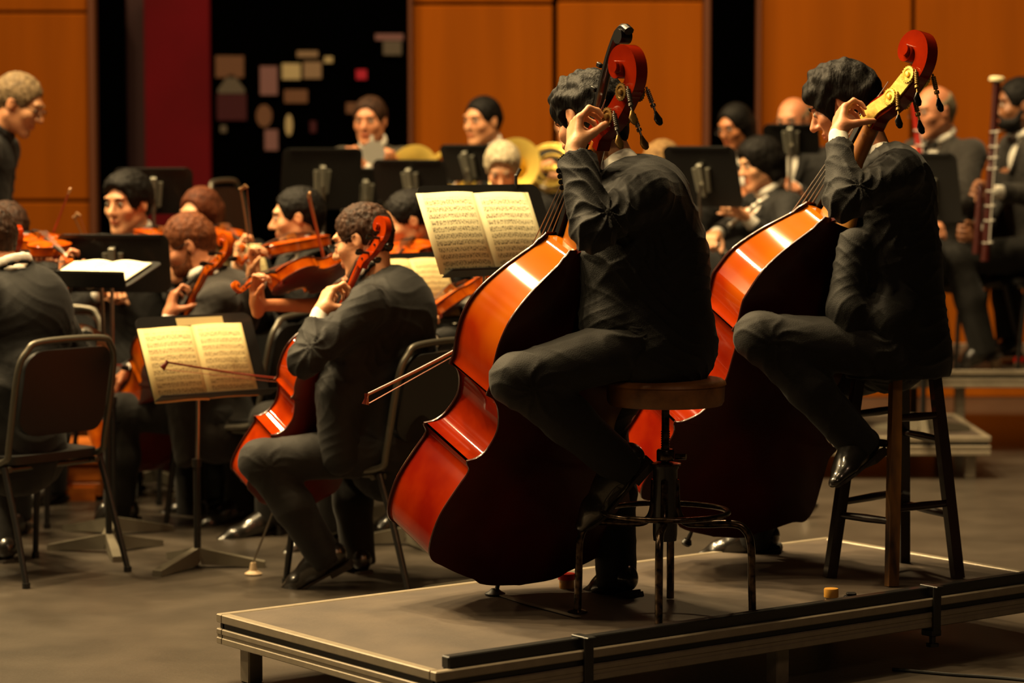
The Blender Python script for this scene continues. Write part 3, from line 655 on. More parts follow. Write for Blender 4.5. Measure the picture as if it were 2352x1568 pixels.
    a0 = math.radians(-52); N_ = 80; tot = math.radians(52 + 600)
    for i in range(N_ + 1):
        a = a0 + tot * i / N_; rr = R0 * math.exp(-.205 * (a - a0)); wd = w0 * (1.0 + .95 * (i / N_) ** 1.1)
        o_ = rr; inn = rr * (.52 - .26 * min(1, i / 14) if i < N_ * .75 else .18); mid = (o_ + inn) / 2; sp.append(Vector((0, cy - mid * math.cos(a), cz + mid * math.sin(a)))); rs.append((wd, (o_ - inn) / 2))
    m = MB(); m.tube(sp, rs, 4, up=(1, 0, 0), rot=math.pi / 4)
    for k in range(len(m.v)): pass
    # widen rectangular sections (the 4-gon is inscribed): scale by sqrt2 about the path
    n4 = len(sp)
    for i in range(n4):
        for k in range(4): v = Vector(m.v[i * 4 + k]); m.v[i * 4 + k] = tuple(sp[i] + (v - sp[i]) * 1.414)
    m.tube([(-w0 * 2.15, cy, cz), (w0 * 2.15, cy, cz)], R0 * .16, 14)
    m.build('scroll', scroll_m, r, smooth=True, sharp=50)
    d0 = sp[0]; m = MB(); pp = [Vector((0, yN - nr * .9, zn - .01 * K)), Vector((0, yN - nr * 1.3, zn + pb * .2)), Vector((0, (yN + d0.y) / 2 - nr * 1.1, zn + pb * .6)), d0 + Vector((0, 0, -.0)), sp[2]]
    th0 = rs[0][1]; m.tube(bez(pp, 4), [((w0 * 1.25 - .2 * w0 * i / 16) * 1.41, (th0 * (1.05 - .05 * i / 16) * (1.3 - .3 * i / 16 if q['kind'] == 'bass' else 1)) * 1.41) for i in range(17)], 4, up=(1, 0, 0), rot=math.pi / 4); m.build('pegbox', scroll_m, r, smooth=True, sharp=45)
    path = bez(pp, 4)
    m = MB(); pf = [p + Vector((0, th0 * .95, 0)) for p in path[2:14]]; m.tube(pf, [(w0 * .72, .004 * K)] * len(pf), 4, up=(1, 0, 0), rot=math.pi / 4); m.build('peg_slot', EBONY, r)
    if pegs == 'pegs':
        for i, sg in ((4, 1), (7, -1), (10, 1), (13, -1)):
            p = path[i]; m = MB().tube([p + V(-sg * w0 * 1.5, 0, 0), p + V(sg * w0 * 1.6, 0, 0), p + V(sg * (w0 * 1.7 + .02 * K), 0, 0)], [.0045 * K, .006 * K, .006 * K], 10)
            m.tube([p + V(sg * (w0 * 1.7 + .018 * K), 0, 0), p + V(sg * (w0 * 1.7 + .022 * K), 0, 0), p + V(sg * (w0 * 1.7 + .04 * K), 0, 0), p + V(sg * (w0 * 1.7 + .052 * K), 0, 0)], [(.004 * K, .004 * K), (.006 * K, .011 * K), (.0055 * K, .015 * K), (.003 * K, .010 * K)], 12, up=(0, 1, 0)); m.build('peg', EBONY, r, smooth=True)
    else:
        metal = GOLD if pegs == 'plate' else BRASS
        if pegs == 'plate':
            for sg in (-1, 1):
                m = MB(); pf = [p + V(sg * (w0 * 1.42), 0, 0) for p in bez(pp[:4], 4)]; vs = []
                for p in pf: vs += [p + V(0, -th0 * 1.1, 0), p + V(0, th0 * 1.1, 0), p + V(sg * .004, -th0 * 1.07, 0), p + V(sg * .004, th0 * 1.07, 0)]
                n = len(pf); m.add(vs, [(i * 4 + 2, i * 4 + 3, i * 4 + 7, i * 4 + 6)[::sg] for i in range(n - 1)] + [(i * 4, i * 4 + 4, i * 4 + 6, i * 4 + 2) for i in range(n - 1)] + [(i * 4 + 1, i * 4 + 3, i * 4 + 7, i * 4 + 5) for i in range(n - 1)] + [(0, 1, 3, 2), ((n - 1) * 4, (n - 1) * 4 + 1, (n - 1) * 4 + 3, (n - 1) * 4 + 2)])
                m.build('machine_plate', metal, r)
        for sg in (-1, 1):
            for i, off in ((8, 0), (13, 0)):
                p = path[i] + V(sg * (w0 * 1.5), 0, .0); X = Vector((sg, 0, 0)); mm = MB()
                RG = Matrix(((0, 0, sg), (1, 0, 0), (0, 1, 0))) if sg > 0 else Matrix(((0, 0, -1), (0, 1, 0), (1, 0, 0)))
                mm.lathe(p, [(.023, 0), (.025, .002), (.025, .007), (.018, .0075), (.017, .005), (.009, .005), (.008, .012), (.002, .013)], 28, M=RG)
                for k in range(18): a = k * math.pi / 9; mm.box(p + V(sg * .0045, .0253 * math.cos(a), .0253 * math.sin(a)), (.006, .003, .003), M=Matrix.Rotation(a, 3, 'X'))
                g = mm.build('machine_gear', BRASS if pegs != 'plate' else GOLD, r, smooth=True)
                dr = Vector((sg * .1, -.72, -.66)).normalized(); s0 = p + V(sg * .006, -.03, .022)
                mm = MB().tube([s0 - dr * .006, s0 + dr * .078], .0034, 10)
                for k in range(7): mm.tube([s0 + dr * (.004 + k * .006), s0 + dr * (.007 + k * .006)], .0075, 10)
                mm.tube([s0 + dr * .05, s0 + dr * .058], .008, 10); mm.build('machine_shaft', BRASS if pegs == 'plate' else STEEL, r, smooth=True)
                e = s0 + dr * .078; sd = dr.cross(Vector((1, 0, 0))).normalized()
                mm = MB().tube([e - dr * .004, e + dr * .006, e + dr * .02, e + dr * .034, e + dr * .04], [(.005, .004), (.009, .004), (.016, .0035), (.013, .003), (.005, .003)], 14, up=(dr.cross(sd))); mm.build('machine_key', BRASS if (pegs != 'plate' and not (sg > 0 and i == 13)) else EBONY, r, smooth=True)
    if ext:
        m = MB(); x0 = .012; pts = [V(x0, yN + .018, zn - .02), V(x0, yN + .03, zn + .08), V(x0, yN + .032, zn + .22), V(x0, yN + .02, zn + .31), V(x0, yN - .0, zn + .345), V(x0, yN - .03, zn + .345)]
        m.tube(bez(pts, 4), [(.017, .013)] * 21, 8, up=(1, 0, 0), rot=.39)
        m.tube([V(x0 - .02, yN - .005, zn + .32), V(x0 + .02, yN - .005, zn + .32)], .022, 18)
        for k in range(3): m.box(V(x0 - .014, yN + .055, zn + .06 + k * .075), (.012, .02, .014), bev=.002)
        m.build('fingerboard_extension', EBONY, r, smooth=True)
    # fittings on the front
    zbr = L * .5; yt = dep(zbr) + th + .022 * K; hb = .085 * K if q['kind'] != 'bass' else .16; 
    if q['kind'] == 'violin': hb = .032
    m = MB(); slab(m, [(-.055 * K, 0), (-.03 * K, 0), (-.02 * K, hb * .35), (.02 * K, hb * .35), (.03 * K, 0), (.055 * K, 0), (.045 * K, hb * .5), (.04 * K, hb * .93), (0, hb), (-.04 * K, hb * .93), (-.045 * K, hb * .5)], lambda u, v, d: (u, yt - .004 * K + v, zbr + d), .008 * K); m.build('bridge', NECKW, r)
    m = MB(); m.tube([(0, dep(0) + .02 * K, .015 * K), (0, yt + .03 * K, .1 * K), (0, yt + hb * .6, L * .36)], [(.012 * K, .006 * K), (.022 * K, .008 * K), (.032 * K, .008 * K)], 10, up=(1, 0, 0)); m.build('tailpiece', EBONY, r, smooth=True)
    for k in range(4):
        u = (k - 1.5); m = MB().tube([(u * .014 * K, yt + hb * .66, L * .36), (u * .02 * K, yt - .004 * K + hb * .97, zbr), (u * q['sw'] * .22, yN + .022 * K, zn), (u * q['sw'] * .15, yN + .0 * K, zn + pb * (.3 + .15 * k))], .0012 * K if q['kind'] != 'violin' else .0008, 5); m.build('string', STRING, r)
    if detail:
        for sg in (-1, 1):
            f = bez([(sg * .045 * K, 0, L * .58), (sg * .06 * K, 0, L * .6), (sg * .062 * K, 0, L * .565), (sg * .085 * K, 0, L * .47), (sg * .09 * K, 0, L * .435), (sg * .105 * K, 0, L * .455)], 5)
            m = MB().tube([(p.x, dep(p.z) + th + .024 * K * (1 - (abs(p.x) / (.18 * L)) ** 2.2) - .0005, p.z) for p in f], [(.004 * K, .002 * K)] * len(f), 6, up=(1, 0, 0)); m.build('sound_hole', EBONY, r)
    if q['kind'] == 'bass':
        m = MB(); m.tube([(0, .1, .034), (0, .1, .0)], [.022, .016], 16); m.tube([(0, .1, 0), (0, .1, -.055)], .006, 10); m.tube([(0, .1, -.03), (0, .1, -.055)], .007, 10); m.tube([(0, .1, -.05), (0, .1, -.062), (0, .1, -.07)], [.012, .018, .014], 14); m.build('endpin', BLACKM, r, smooth=True)
    if q['kind'] == 'cello':
        m = MB(); m.tube([(0, .06, 0), (0, .06, -.025)], [.014, .009], 12); m.tube([(0, .06, -.02), (0, .06, -.3)], .004, 8); m.build('endpin', STEEL, r, smooth=True)
    if q['kind'] == 'violin':
        m = MB(); m.tube([(-.05, dep(0) + .012, .01), (-.02, dep(0) + .014, .02), (.0, dep(0) + .012, .015)], [(.02, .006), (.028, .007), (.015, .005)], 12); m.build('chin_rest', EBONY, r, smooth=True)
    return r
def bow(label, tip, frog, hairdir, group='bows', name='bow', col=None, r0=.0048):
    """tip, frog: world points of the stick ends; hairdir: side on which the hair lies"""
    tip, frog = Vector(tip), Vector(frog); r = empty(name, tip); tag(r, label, 'bow', group); z = (frog - tip); Ln = z.length; z.normalize(); h = Vector(hairdir); h = (h - z * h.dot(z)).normalized(); c = z.cross(h)
    st = col or mat('bow_stick_wood', '#5c1a0c', .35, coat=.5)
    pts = [z * (Ln * k / 8) + h * (.012 * math.sin(math.pi * k / 8)) for k in range(9)]
    MB().tube(pts, [r0 * (.75 + .04 * k) for k in range(9)], 8).build('stick', st, r, smooth=True)
    m = MB(); m.tube([h * -.004 - z * .004, h * .008 - z * .01, h * .024 - z * .022], [(.006, .009), (.005, .007), (.005, .013)], 8, up=c); m.build('bow_head', st, r, smooth=True)
    m = MB(); a = h * .026 - z * .014; b_ = z * (Ln - .07) + h * .024; m.tube([a, b_], [(.0045, .0012)] * 2, 6, up=c); m.build('bow_hair', mat('bow_hair', '#8a4a30', .6), r)
    m = MB(); m.box(z * (Ln - .06) + h * .015, (.012, .024, .045), M=Matrix((c, h, z)).transposed(), bev=.003); m.tube([z * (Ln - .03), z * Ln], r0 * 1.2, 8); m.build('frog', EBONY, r)
    return r
def revolve_along(m, a, b_, prof, n=16):
    a, b_ = Vector(a), Vector(b_); d = (b_ - a).normalized(); Ln = (b_ - a).length
    m.tube([a + d * (t * Ln) for t, _ in prof], [rr for _, rr in prof], n); return m
def bassoon(label, top, bot, red=False):
    r = empty('bassoon', bot); tag(r, label, 'bassoon'); t = Vector(top) - Vector(bot); mt = BASSOONR if red else BASSOON
    if not red: revolve_along(MB(), t * .97, t, [(0, .022), (.2, .038), (.7, .04), (1, .03)]).build('bell_ring', IVORY, r, smooth=True)
    revolve_along(MB(), t * .5, t * .985, [(0, .024), (.06, .019), (.6, .018), (.85, .02), (1, .021)]).build('bell_joint', mt, r, smooth=True)
    x = Vector((1, 0, 0)); revolve_along(MB(), V(0, 0, 0), t * .5, [(0, .024), (1, .021)]).build('long_joint', mt, r, smooth=True)
    revolve_along(MB(), t * .04 - x * .045, t * .42 - x * .045, [(0, .02), (.9, .018), (1, .014)]).build('wing_joint', mt, r, smooth=True)
    m = MB()
    for k in (.1, .22, .3, .38, .5, .56, .62, .7):
        m.tube([t * k - x * .02 + V(0, -.018, 0), t * k + x * .024 + V(0, -.02, 0)], .005, 8); m.lathe(t * k + V(.02, -.026, 0), [(.004, 0), (.012, .002), (.011, .008)], 12)
    m.tube([t * .1 + V(.012, -.024, 0), t * .7 + V(.012, -.024, 0)], .003, 6); m.build('keywork', SILVER, r, smooth=True)
    return r
# ------------------------------------------------------------------ people
UP = Vector((0, 0, 1))
def ik(S, W, pole, a=.29, b=.265):
    S, W = Vector(S), Vector(W); d = W - S; L = min(d.length, (a + b) * .995); dn = d.normalized(); x = (a * a - b * b + L * L) / (2 * L); h = math.sqrt(max(a * a - x * x, 0))
    p = Vector(pole); p = (p - dn * p.dot(dn)).normalized(); return S + dn * x + p * h
def seated(x, y, z0, yaw, lean=.12, seat=.47, hyaw=0, hpitch=.15, hroll=0, sc=1.0, hl=None, hr=None, kn=.13, twist=0, poleL=None, poleR=None, **ov):
    f = Vector((math.cos(yaw), math.sin(yaw), 0)); l = Vector((-f.y, f.x, 0)); J = {'f': f, 'l': l, 'z0': z0, 'sc': sc}
    J['pel'] = Vector((x, y, z0 + seat + .10 * sc))
    tu = (UP * math.cos(lean) + f * math.sin(lean)); fl = Matrix.Rotation(twist, 3, 'Z') @ l; ff = Matrix.Rotation(twist, 3, 'Z') @ f
    J['tu'] = tu; J['nb'] = J['pel'] + tu * .525 * sc
    J['tf'] = (ff - tu * ff.dot(tu)).normalized(); J['tl'] = fl
    J['shL'] = J['nb'] + fl * .175 * sc - tu * .05; J['shR'] = J['nb'] - fl * .175 * sc - tu * .05
    a = yaw + twist + hyaw; hf = Vector((math.cos(a) * math.cos(hpitch), math.sin(a) * math.cos(hpitch), -math.sin(hpitch))); hl_ = Vector((-math.sin(a), math.cos(a), 0)); hl_ = Matrix.Rotation(hroll, 3, hf) @ hl_
    J['hf'] = hf; J['hl'] = hl_; J['hu'] = hf.cross(hl_)
    J['hc'] = J['nb'] + tu * .165 * sc + J['tf'] * .02 + hf * .025
    for s, n in ((1, 'L'), (-1, 'R')):
        hp = J['pel'] + l * .09 * s - UP * .01; J['hip' + n] = hp; k = Vector((hp.x, hp.y, 0)) + f * .41 * sc + l * kn * .6 * s; k.z = z0 + .49 * sc; J['kn' + n] = k
        an = Vector((k.x, k.y, 0)) - f * .02 + l * .02 * s; an.z = z0 + .085; J['an' + n] = an
        J['toe' + n] = an + f * .17 + l * .03 * s - UP * .055
    J['wrL'] = Vector(hl) if hl else J['knL'] + UP * .1 - f * .12 - l * .03; J['wrR'] = Vector(hr) if hr else J['knR'] + UP * .1 - f * .12 + l * .03
    for k_, v in ov.items(): J[k_] = v
    if 'elL' not in ov: J['elL'] = ik(J['shL'], J['wrL'], poleL or (-UP * 1.0 + J['tl'] * .5 - f * .15))
    if 'elR' not in ov: J['elR'] = ik(J['shR'], J['wrR'], poleR or (-UP * 1.0 - J['tl'] * .5 - f * .15))
    return J
CURL = {'relax': [(20, 30, 15), (25, 35, 15), (30, 35, 15), (30, 35, 20)], 'grip': [(55, 75, 40), (60, 80, 40), (65, 80, 45), (65, 80, 45)], 'neck': [(25, 75, 50), (35, 70, 50), (45, 65, 45), (50, 60, 45)], 'flat': [(5, 12, 8), (8, 12, 8), (10, 14, 8), (12, 16, 8)]}
def hand(S, W, d, n, left, curl='relax', sc=1.0, thumb=(.62, .62, .5)):
    W = Vector(W); d = Vector(d).normalized(); n = Vector(n); n = (n - d * n.dot(d)).normalized(); t = n.cross(d) if left else d.cross(n)
    K = [W + (d * .088 + t * x) * sc for x in (.030, .010, -.011, -.030)]; K[0] = K[0] - d * .003; K[3] = K[3] - d * .01
    for i, k in enumerate(K): S.cone(W + (t * (.018, .006, -.006, -.018)[i] + d * .01) * sc, k, .0145 * sc, .0115 * sc, k=.014)
    S.cone(W - d * .03, W + d * .01, .022 * sc, .019 * sc, k=.02, sq=(t, 1.25)); S.cone(W + (d * .03 - t * .018 + n * .006) * sc, W + (d * .06 - t * .024 + n * .004) * sc, .014 * sc, .011 * sc, k=.015)
    LN = [(.043, .026, .020), (.047, .030, .021), (.043, .028, .021), (.034, .021, .018)]; cu = CURL[curl] if isinstance(curl, str) else curl
    for i, (k, ln) in enumerate(zip(K, LN)):
        p = k; a = 0; r = .0092 * sc if i < 3 else .0082 * sc
        for j in range(3):
            a += math.radians(cu[i][j]); dd = d * math.cos(a) + n * math.sin(a) + t * ((1.5 - i) * .05 if j == 0 else 0); q = p + dd.normalized() * ln[j] * sc
            S.cone(p, q, r, r * .92, k=.005 if j else .009); p = q; r *= .92
    b0 = W + (d * .018 + t * .018 + n * .006) * sc; td, tt, tn = thumb; e = (d * td + t * tt + n * tn).normalized(); b1 = b0 + e * .046 * sc; e2 = (d * (td + .25) + t * (tt * .35) + n * (tn + .15)).normalized(); b2 = b1 + e2 * .034 * sc; e3 = (d * (td + .3) + t * (tt * .05) + n * (tn + .3)).normalized(); b3 = b2 + e3 * .026 * sc
    S.cone(b0, b1, .017 * sc, .0125 * sc, k=.018); S.cone(b1, b2, .0115 * sc, .0105 * sc, k=.006); S.cone(b2, b3, .0108 * sc, .0088 * sc, k=.005)
def body(P, J, sk, h, hands, base, female=False):
    sc = J['sc']; S = SDF(h); f, l, u = J['hf'], J['hl'], J['hu']; c = J['hc']; hs = sc * (.96 if female else 1.03)
    F = np.array([list(l), list(f), list(u)])
    def p(x, y, z): return c + (l * x + f * y + u * z) * hs
    S.ell(p(0, -.012, .03), np.array((.074, .094, .086)) * hs, F, k=.02)
    S.ell(p(0, .03, -.035), np.array((.06, .064, .078)) * hs, F, k=.03)
    for s in (-1, 1): S.cone(p(.052 * s, -.005, -.055), p(.018 * s, .07, -.1), .018 * hs, .017 * hs, k=.025); S.ell(p(.04 * s, .062, -.022), np.array((.024, .024, .022)) * hs, F, k=.02)
    S.ell(p(0, .076, -.103), np.array((.022, .018, .018)) * hs, F, k=.02)
    S.ell(p(0, .082, .032), np.array((.052, .015, .014)) * hs, F, k=.015)
    for s in (-1, 1): S.ell(p(.031 * s, .1, .007), np.array((.017, .014, .012)) * hs, F, k=.012, sub=True); S.ell(p(.031 * s, .08, .006), np.array((.0145, .0125, .0125)) * hs, F, k=.003)
    S.cone(p(0, .09, .012), p(0, .116, -.026), .0075 * hs, .0125 * hs, k=.014)
    for s in (-1, 1): S.ell(p(.012 * s, .1, -.031), np.array((.008, .01, .007)) * hs, F, k=.008)
    S.ell(p(0, .093, -.056), np.array((.024, .011, .006)) * hs, F, k=.004); S.ell(p(0, .091, -.069), np.array((.021, .012, .008)) * hs, F, k=.004)
    for s in (-1, 1):
        ce = p(.078 * s, -.008, -.005); S.ell(ce, np.array((.009, .019, .032)) * hs, F, k=.006); S.ell(p(.088 * s, -.002, -.003), np.array((.006, .010, .018)) * hs, F, k=.004, sub=True)
    nk = .054 if not female else .046
    S.cone(J['nb'] - J['tu'] * .02, p(0, -.03, -.045), nk * sc * 1.06, nk * sc, k=.03)
    if J.get('fullbody', True):
        tl, tu = J['tl'], J['tu']; mid = J['pel'].lerp(J['nb'], .45); up_ = J['pel'].lerp(J['nb'], .8)
        S.cone(J['pel'], mid, .105 * sc, .1 * sc, k=.05, sq=(tl, 1.3)); S.cone(mid, up_, .105 * sc, .09 * sc, k=.05, sq=(tl, 1.35)); S.cone(J['shL'], J['shR'], .045 * sc, k=.06)
        for n in 'LR':
            S.cone(J['sh' + n], J['el' + n], .045 * sc, .036 * sc, k=.04); S.cone(J['hip' + n], J['kn' + n], .078 * sc, .052 * sc, k=.04); S.cone(J['kn' + n], J['an' + n], .048 * sc, .034 * sc, k=.03); S.cone(J['an' + n], J['an' + n].lerp(J['toe' + n], .45) - UP * .0, .026 * sc, .018 * sc, k=.03)
    for n in 'LR': S.cone(J['el' + n], J['wr' + n], .037 * sc, .023 * sc, k=.03, sq=None)
    for n in 'LR':
        hd = hands.get(n, {}); W = J['wr' + n]; d = Vector(hd['d']) if 'd' in hd else (W - J['el' + n]); nn = Vector(hd['n']) if 'n' in hd else -UP
        hand(S, W, d, nn, n == 'L', hd.get('curl', 'relax'), sc * hd.get('s', 1.0), hd.get('thumb', (.62, .62, .5)))
    o = S.obj('body', sk, P, base); me = o.data
    # lips: a mask attribute on the mesh, tinted in the skin material
    co = np.empty(len(me.vertices) * 3, np.float32); me.vertices.foreach_get('co', co); co = co.reshape(-1, 3) + np.array(base); q = co - np.array(p(0, .1, -.063)); ll = q @ np.array(l) / .026; zz = q @ np.array(u) / .013; yy = q @ np.array(f) / .03
    me.attributes.new('lips', 'FLOAT', 'POINT').data.foreach_set('value', np.exp(-(ll ** 2 + zz ** 2 + yy ** 2) ** 2).astype(np.float32))
    for s in (-1, 1):
        m = MB(); ec = p(.031 * s, .0855, .006) - Vector(base)
        M3 = Matrix((l, u, f)).transposed(); m.lathe(ec, [(.0115 * hs, -.002), (.0105 * hs, .003), (.0068 * hs, .0062)], 14, M=M3, mi=0); m.lathe(ec, [(.0066 * hs, .0055), (.006 * hs, .0078), (.001, .0088)], 12, M=M3, mi=1)
        m.build('eye', [mat('eye_white', '#9a8c7c', .4), mat('eye_iris', '#1c120c', .2)], P, smooth=True)
    return p, F, hs
def hair(P, p, F, hs, style, mt, h, base):
    S = SDF(max(h, .005)); np3 = lambda *a: np.array(a) * hs
    th = {'short': .010, 'curly': .022, 'bald': .004, 'long': .014, 'thick': .018, 'bob': .022, 'crew': .006}[style]
    S.ell(p(0, -.014, .034), np3(.074 + th, .094 + th, .084 + th), F, k=.01)
    if style in ('curly', 'thick', 'bob'): S.ell(p(0, .02, .075), np3(.07, .07, .05), F, k=.03)
    S.cone(p(0, -.07, .0), p(0, -.062, -.05), .045 * hs, .035 * hs, k=.03, sq=(F[0], 1.35))
    if style == 'curly': S.cone(p(0, -.07, .0), p(0, -.062, -.092), .055 * hs, .042 * hs, k=.03, sq=(F[0], 1.3))
    if style in ('long', 'bob'):
        e = -.2 if style == 'long' else -.07
        for s in (-1, 1): S.cone(p(.06 * s, -.02, .0), p(.07 * s, -.03, e), .036 * hs, .03 * hs, k=.03)
        S.cone(p(0, -.075, .0), p(0, -.08, e), .055 * hs, .045 * hs, k=.03, sq=(F[0], 1.4))
    fy = {'short': .128, 'curly': .135, 'bald': .1, 'long': .122, 'thick': .13, 'bob': .133, 'crew': .12}[style]
    S.ell(p(0, fy, -.012 if style not in ('curly', 'bob') else -.03), np3(.092 if style not in ('long', 'bob') else .062, .09, .105 if style != 'curly' else .098), F, k=.012, sub=True)
    if style not in ('long', 'bob'):
        for s in (-1, 1): S.ell(p(.095 * s, .012, -.035), np3(.035, .048, .05), F, k=.01, sub=True)
        S.plane(p(0, 0, -.07 if style != 'curly' else -.11), -Vector(F[2]) * 1.0, k=.01)
    if style == 'bald': S.ell(p(0, .03, .13), np3(.11, .125, .11), F, k=.01, sub=True)
    dp = {'curly': curls(.0095, 46), 'thick': curls(.005, 100), 'short': curls(.0035, 130), 'bob': curls(.003, 90)}.get(style, curls(.0018, 170))
    S.obj('hair', mt, P, base, disp=dp)
    m = MB()
    for s in (-1, 1): m.tube([p(.013 * s, .097, .026) - Vector(base), p(.03 * s, .097, .033) - Vector(base), p(.05 * s, .08, .026) - Vector(base)], [.0028, .0038, .002], 6)
    m.build('eyebrows', mt, P, smooth=True)
def beard(P, p, F, hs, mt, base, h=.006):
    S = SDF(h); r = np.array
    S.ell(p(0, .042, -.078), r((.06, .062, .048)) * hs, F, k=.02); S.ell(p(0, .088, -.046), r((.03, .018, .012)) * hs, F, k=.01)
    for s in (-1, 1): S.cone(p(.056 * s, .0, -.02), p(.05 * s, .035, -.075), .014 * hs, .02 * hs, k=.02)
    S.ell(p(0, .108, -.06), r((.022, .018, .010)) * hs, F, k=.006, sub=True); S.obj('beard', mt, P, base, disp=curls(.0015, 160))
def specs(P, p, base, m_=None):
    m = MB(); B = Vector(base)
    for s in (-1, 1):
        m.tube([p(.033 * s + .023 * math.cos(a), .108, .002 + .016 * math.sin(a)) - B for a in [k * math.pi / 9 for k in range(19)]], .0016, 6, caps=False)
        m.tube([p(.055 * s, .106, .008) - B, p(.08 * s, .06, .008) - B, p(.086 * s, -.01, .01) - B], .0018, 6)
    m.tube([p(-.011, .11, .006) - B, p(.011, .11, .006) - B], .0018, 6); m.build('eyeglasses', m_ or GLASSM, P, smooth=True)
def suit(P, J, h, base, coat=SUIT, trou=TROU, seed=0, tie=True, vneck=True, hem=None, shoes='LR', extra=None, fold=.004, shirtm=SHIRT, cuffs=True, female=False, slim=1.0, short=False):
    sc = J['sc'] * slim; tl, tu, tf = J['tl'], J['tu'], J['tf']; pel, nb = J['pel'], J['nb']; mid = pel.lerp(nb, .45); upp = pel.lerp(nb, .78)
    S = SDF(h)
    S.cone(pel + tu * .02, mid, .14 * sc, .128 * sc, k=.05, sq=(tl, 1.28)); S.cone(mid, upp, .128 * sc, .118 * sc, k=.06, sq=(tl, 1.38))
    S.ell(upp - tf * .03 * sc - tu * .02, np.array((.17, .105, .13)) * sc, np.array([list(tl), list(tf), list(tu)]), k=.05)
    S.cone(J['shL'], J['shR'], .066 * sc, k=.07); S.cone(nb - tu * .07 - tf * .01, nb - tf * .005 - tu * (.035 if 'cu' in J else 0), .080 * sc, .058 * sc, k=.05, sq=(tl, 1.15))
    hm = J.get('hem', .13); cu = J.get('cu', tu); cf = tl.cross(cu).normalized()
    S.cone(pel + tu * .02, pel - tu * hm * .4 - tf * .02, .142 * sc, .156 * sc, k=.04, sq=(tl, 1.28))
    for n in 'LR':
        e = J['el' + n]; wv = (J['wr' + n] - e); wl = wv.length; wd = wv.normalized(); cuff = e + wd * (.03 if short else max(wl - (.035 if cuffs else .018), .08))
        S.cone(J['sh' + n], e, .070 * sc, .058 * sc, k=.045); S.cone(e, cuff, .057 * sc, J.get('cuffr', .043) * sc, k=.03)
        S.plane  # cuffs are cut flat below
    if extra: extra(S)
    for n in 'LR':
        e = J['el' + n]; wd = (J['wr' + n] - e).normalized(); cuff = (e + wd * .04) if short else J['wr' + n] - wd * (.03 if cuffs else .008)
        S.cone(cuff + wd * .012, cuff + wd * .1, (J.get('cuffr', .043) + .006) * sc, .085 * sc, k=.004, sub=True)
    if vneck:
        S.cone(nb + tf * .12 + tu * .03, nb + tf * .175 - tu * .27, .078, .012, k=.008, sub=True, sq=(tl, .8))
    S.cone(nb + cu * .075 + cf * .01, nb + cu * .03 + cf * .012, .082, .062, k=.006, sub=True)
    if 'cu' in J: S.cone(nb + cu * .045 + cf * .02, nb + cu * .2 + cf * .03, .074, .12, k=.008, sub=True)
    if hem is not None:
        for pp_, nn_ in hem: S.plane(pp_, nn_)
    # collar and lapels
    ch = [(-.012, .155, -.24), (-.05, .135, -.14), (-.082, .09, -.03), (-.076, .02, .035), (-.045, -.045, .062), (0, -.062, .068), (.045, -.045, .062), (.076, .02, .035), (.082, .09, -.03), (.05, .135, -.14), (.012, .155, -.24)]
    if vneck:
        q = [nb + (tl * a + (cf if c_ > -.1 else tf) * b_ + (cu if c_ > -.1 else tu) * c_) * sc for a, b_, c_ in ch]
        for a, b_ in zip(q, q[1:]): S.cone(a, b_, .0105, .0105, k=.006)
    S.obj('jacket', coat, P, base, disp=radial(folds(fold * .7, seed, 1.0), [(J['el' + n], J['sh' + n], J['wr' + n], fold * 1.7, .16) for n in 'LR'] + [(J['sh' + n] - tu * .09, J['el' + n], J['pel'], fold * 1.0, .16) for n in 'LR']))
    # shirt: body, collar, cuffs
    hh = max(h, .006); S = SDF(hh)
    S.cone(mid, upp, .118 * sc, .108 * sc, k=.05, sq=(tl, 1.3)); S.cone(nb - tu * .06, nb + tu * .0, .085 * sc, .062 * sc, k=.04)
    for k in range(14):
        a, b_ = k * math.pi / 7, (k + 1) * math.pi / 7; R1 = .064 * sc
        def cp(t): return nb + (tl * math.sin(t) * 1.0 + cf * math.cos(t)) * R1 + cu * (.066 - .026 * math.cos(t)) + cf * .008
        S.cone(cp(a), cp(b_), .009, k=.004); S.cone(cp(a) - cu * .018, cp(b_) - cu * .018, .011, k=.012)
    S.obj('shirt', shirtm, P, base)
    if cuffs and not short:
        for n in 'LR':
            e = J['el' + n]; wd = (J['wr' + n] - e).normalized(); S = SDF(hh); S.cone(J['wr' + n] - wd * .055, J['wr' + n] - wd * .012, .034 * sc, .031 * sc, k=.004); S.obj('shirt_cuff', shirtm, P, base)
    if tie:
        c = nb + tf * .088 * sc + tu * .01 - Vector(base); m = MB(); M3 = Matrix((tl, tu, tf)).transposed()
        for s in (-1, 1): m.tube([c, c + tl * .02 * s, c + tl * .048 * s], [(.007, .006), (.013, .007), (.018, .006)], 10, up=tu)
        m.tube([c - tl * .008, c + tl * .008], .01, 10); m.build('bow_tie', BLACKP, P, smooth=True)
    # trousers
    S = SDF(max(h, .006)); S.cone(pel + UP * .03, pel - UP * .02, .125 * sc, .13 * sc, k=.04, sq=(J['l'], 1.25))
    for n in 'LR':
        S.cone(J['hip' + n], J['kn' + n], .096 * sc, .073 * sc, k=.045); k_, a_ = J['kn' + n], J['an' + n]; dd = (a_ - k_).normalized(); hemp = a_ + dd * .022
        S.cone(k_, k_.lerp(hemp, .45) - J['f'] * .012, .072 * sc, .070 * sc, k=.03); S.cone(k_.lerp(hemp, .45) - J['f'] * .012, hemp, .070 * sc, .063 * sc, k=.03); S.cone(hemp + dd * .04, hemp + dd * .12, .06, .08, k=.004, sub=True)
    S.obj('trousers', trou, P, base, disp=radial(folds(fold * .3, seed + 3, .6), [(J['kn' + n], J['hip' + n], J['an' + n], fold * .9, .12) for n in 'LR'] + [(J['hip' + n] - tf * .02, J['kn' + n], J['nb'], fold * 1.2, .16) for n in 'LR']))
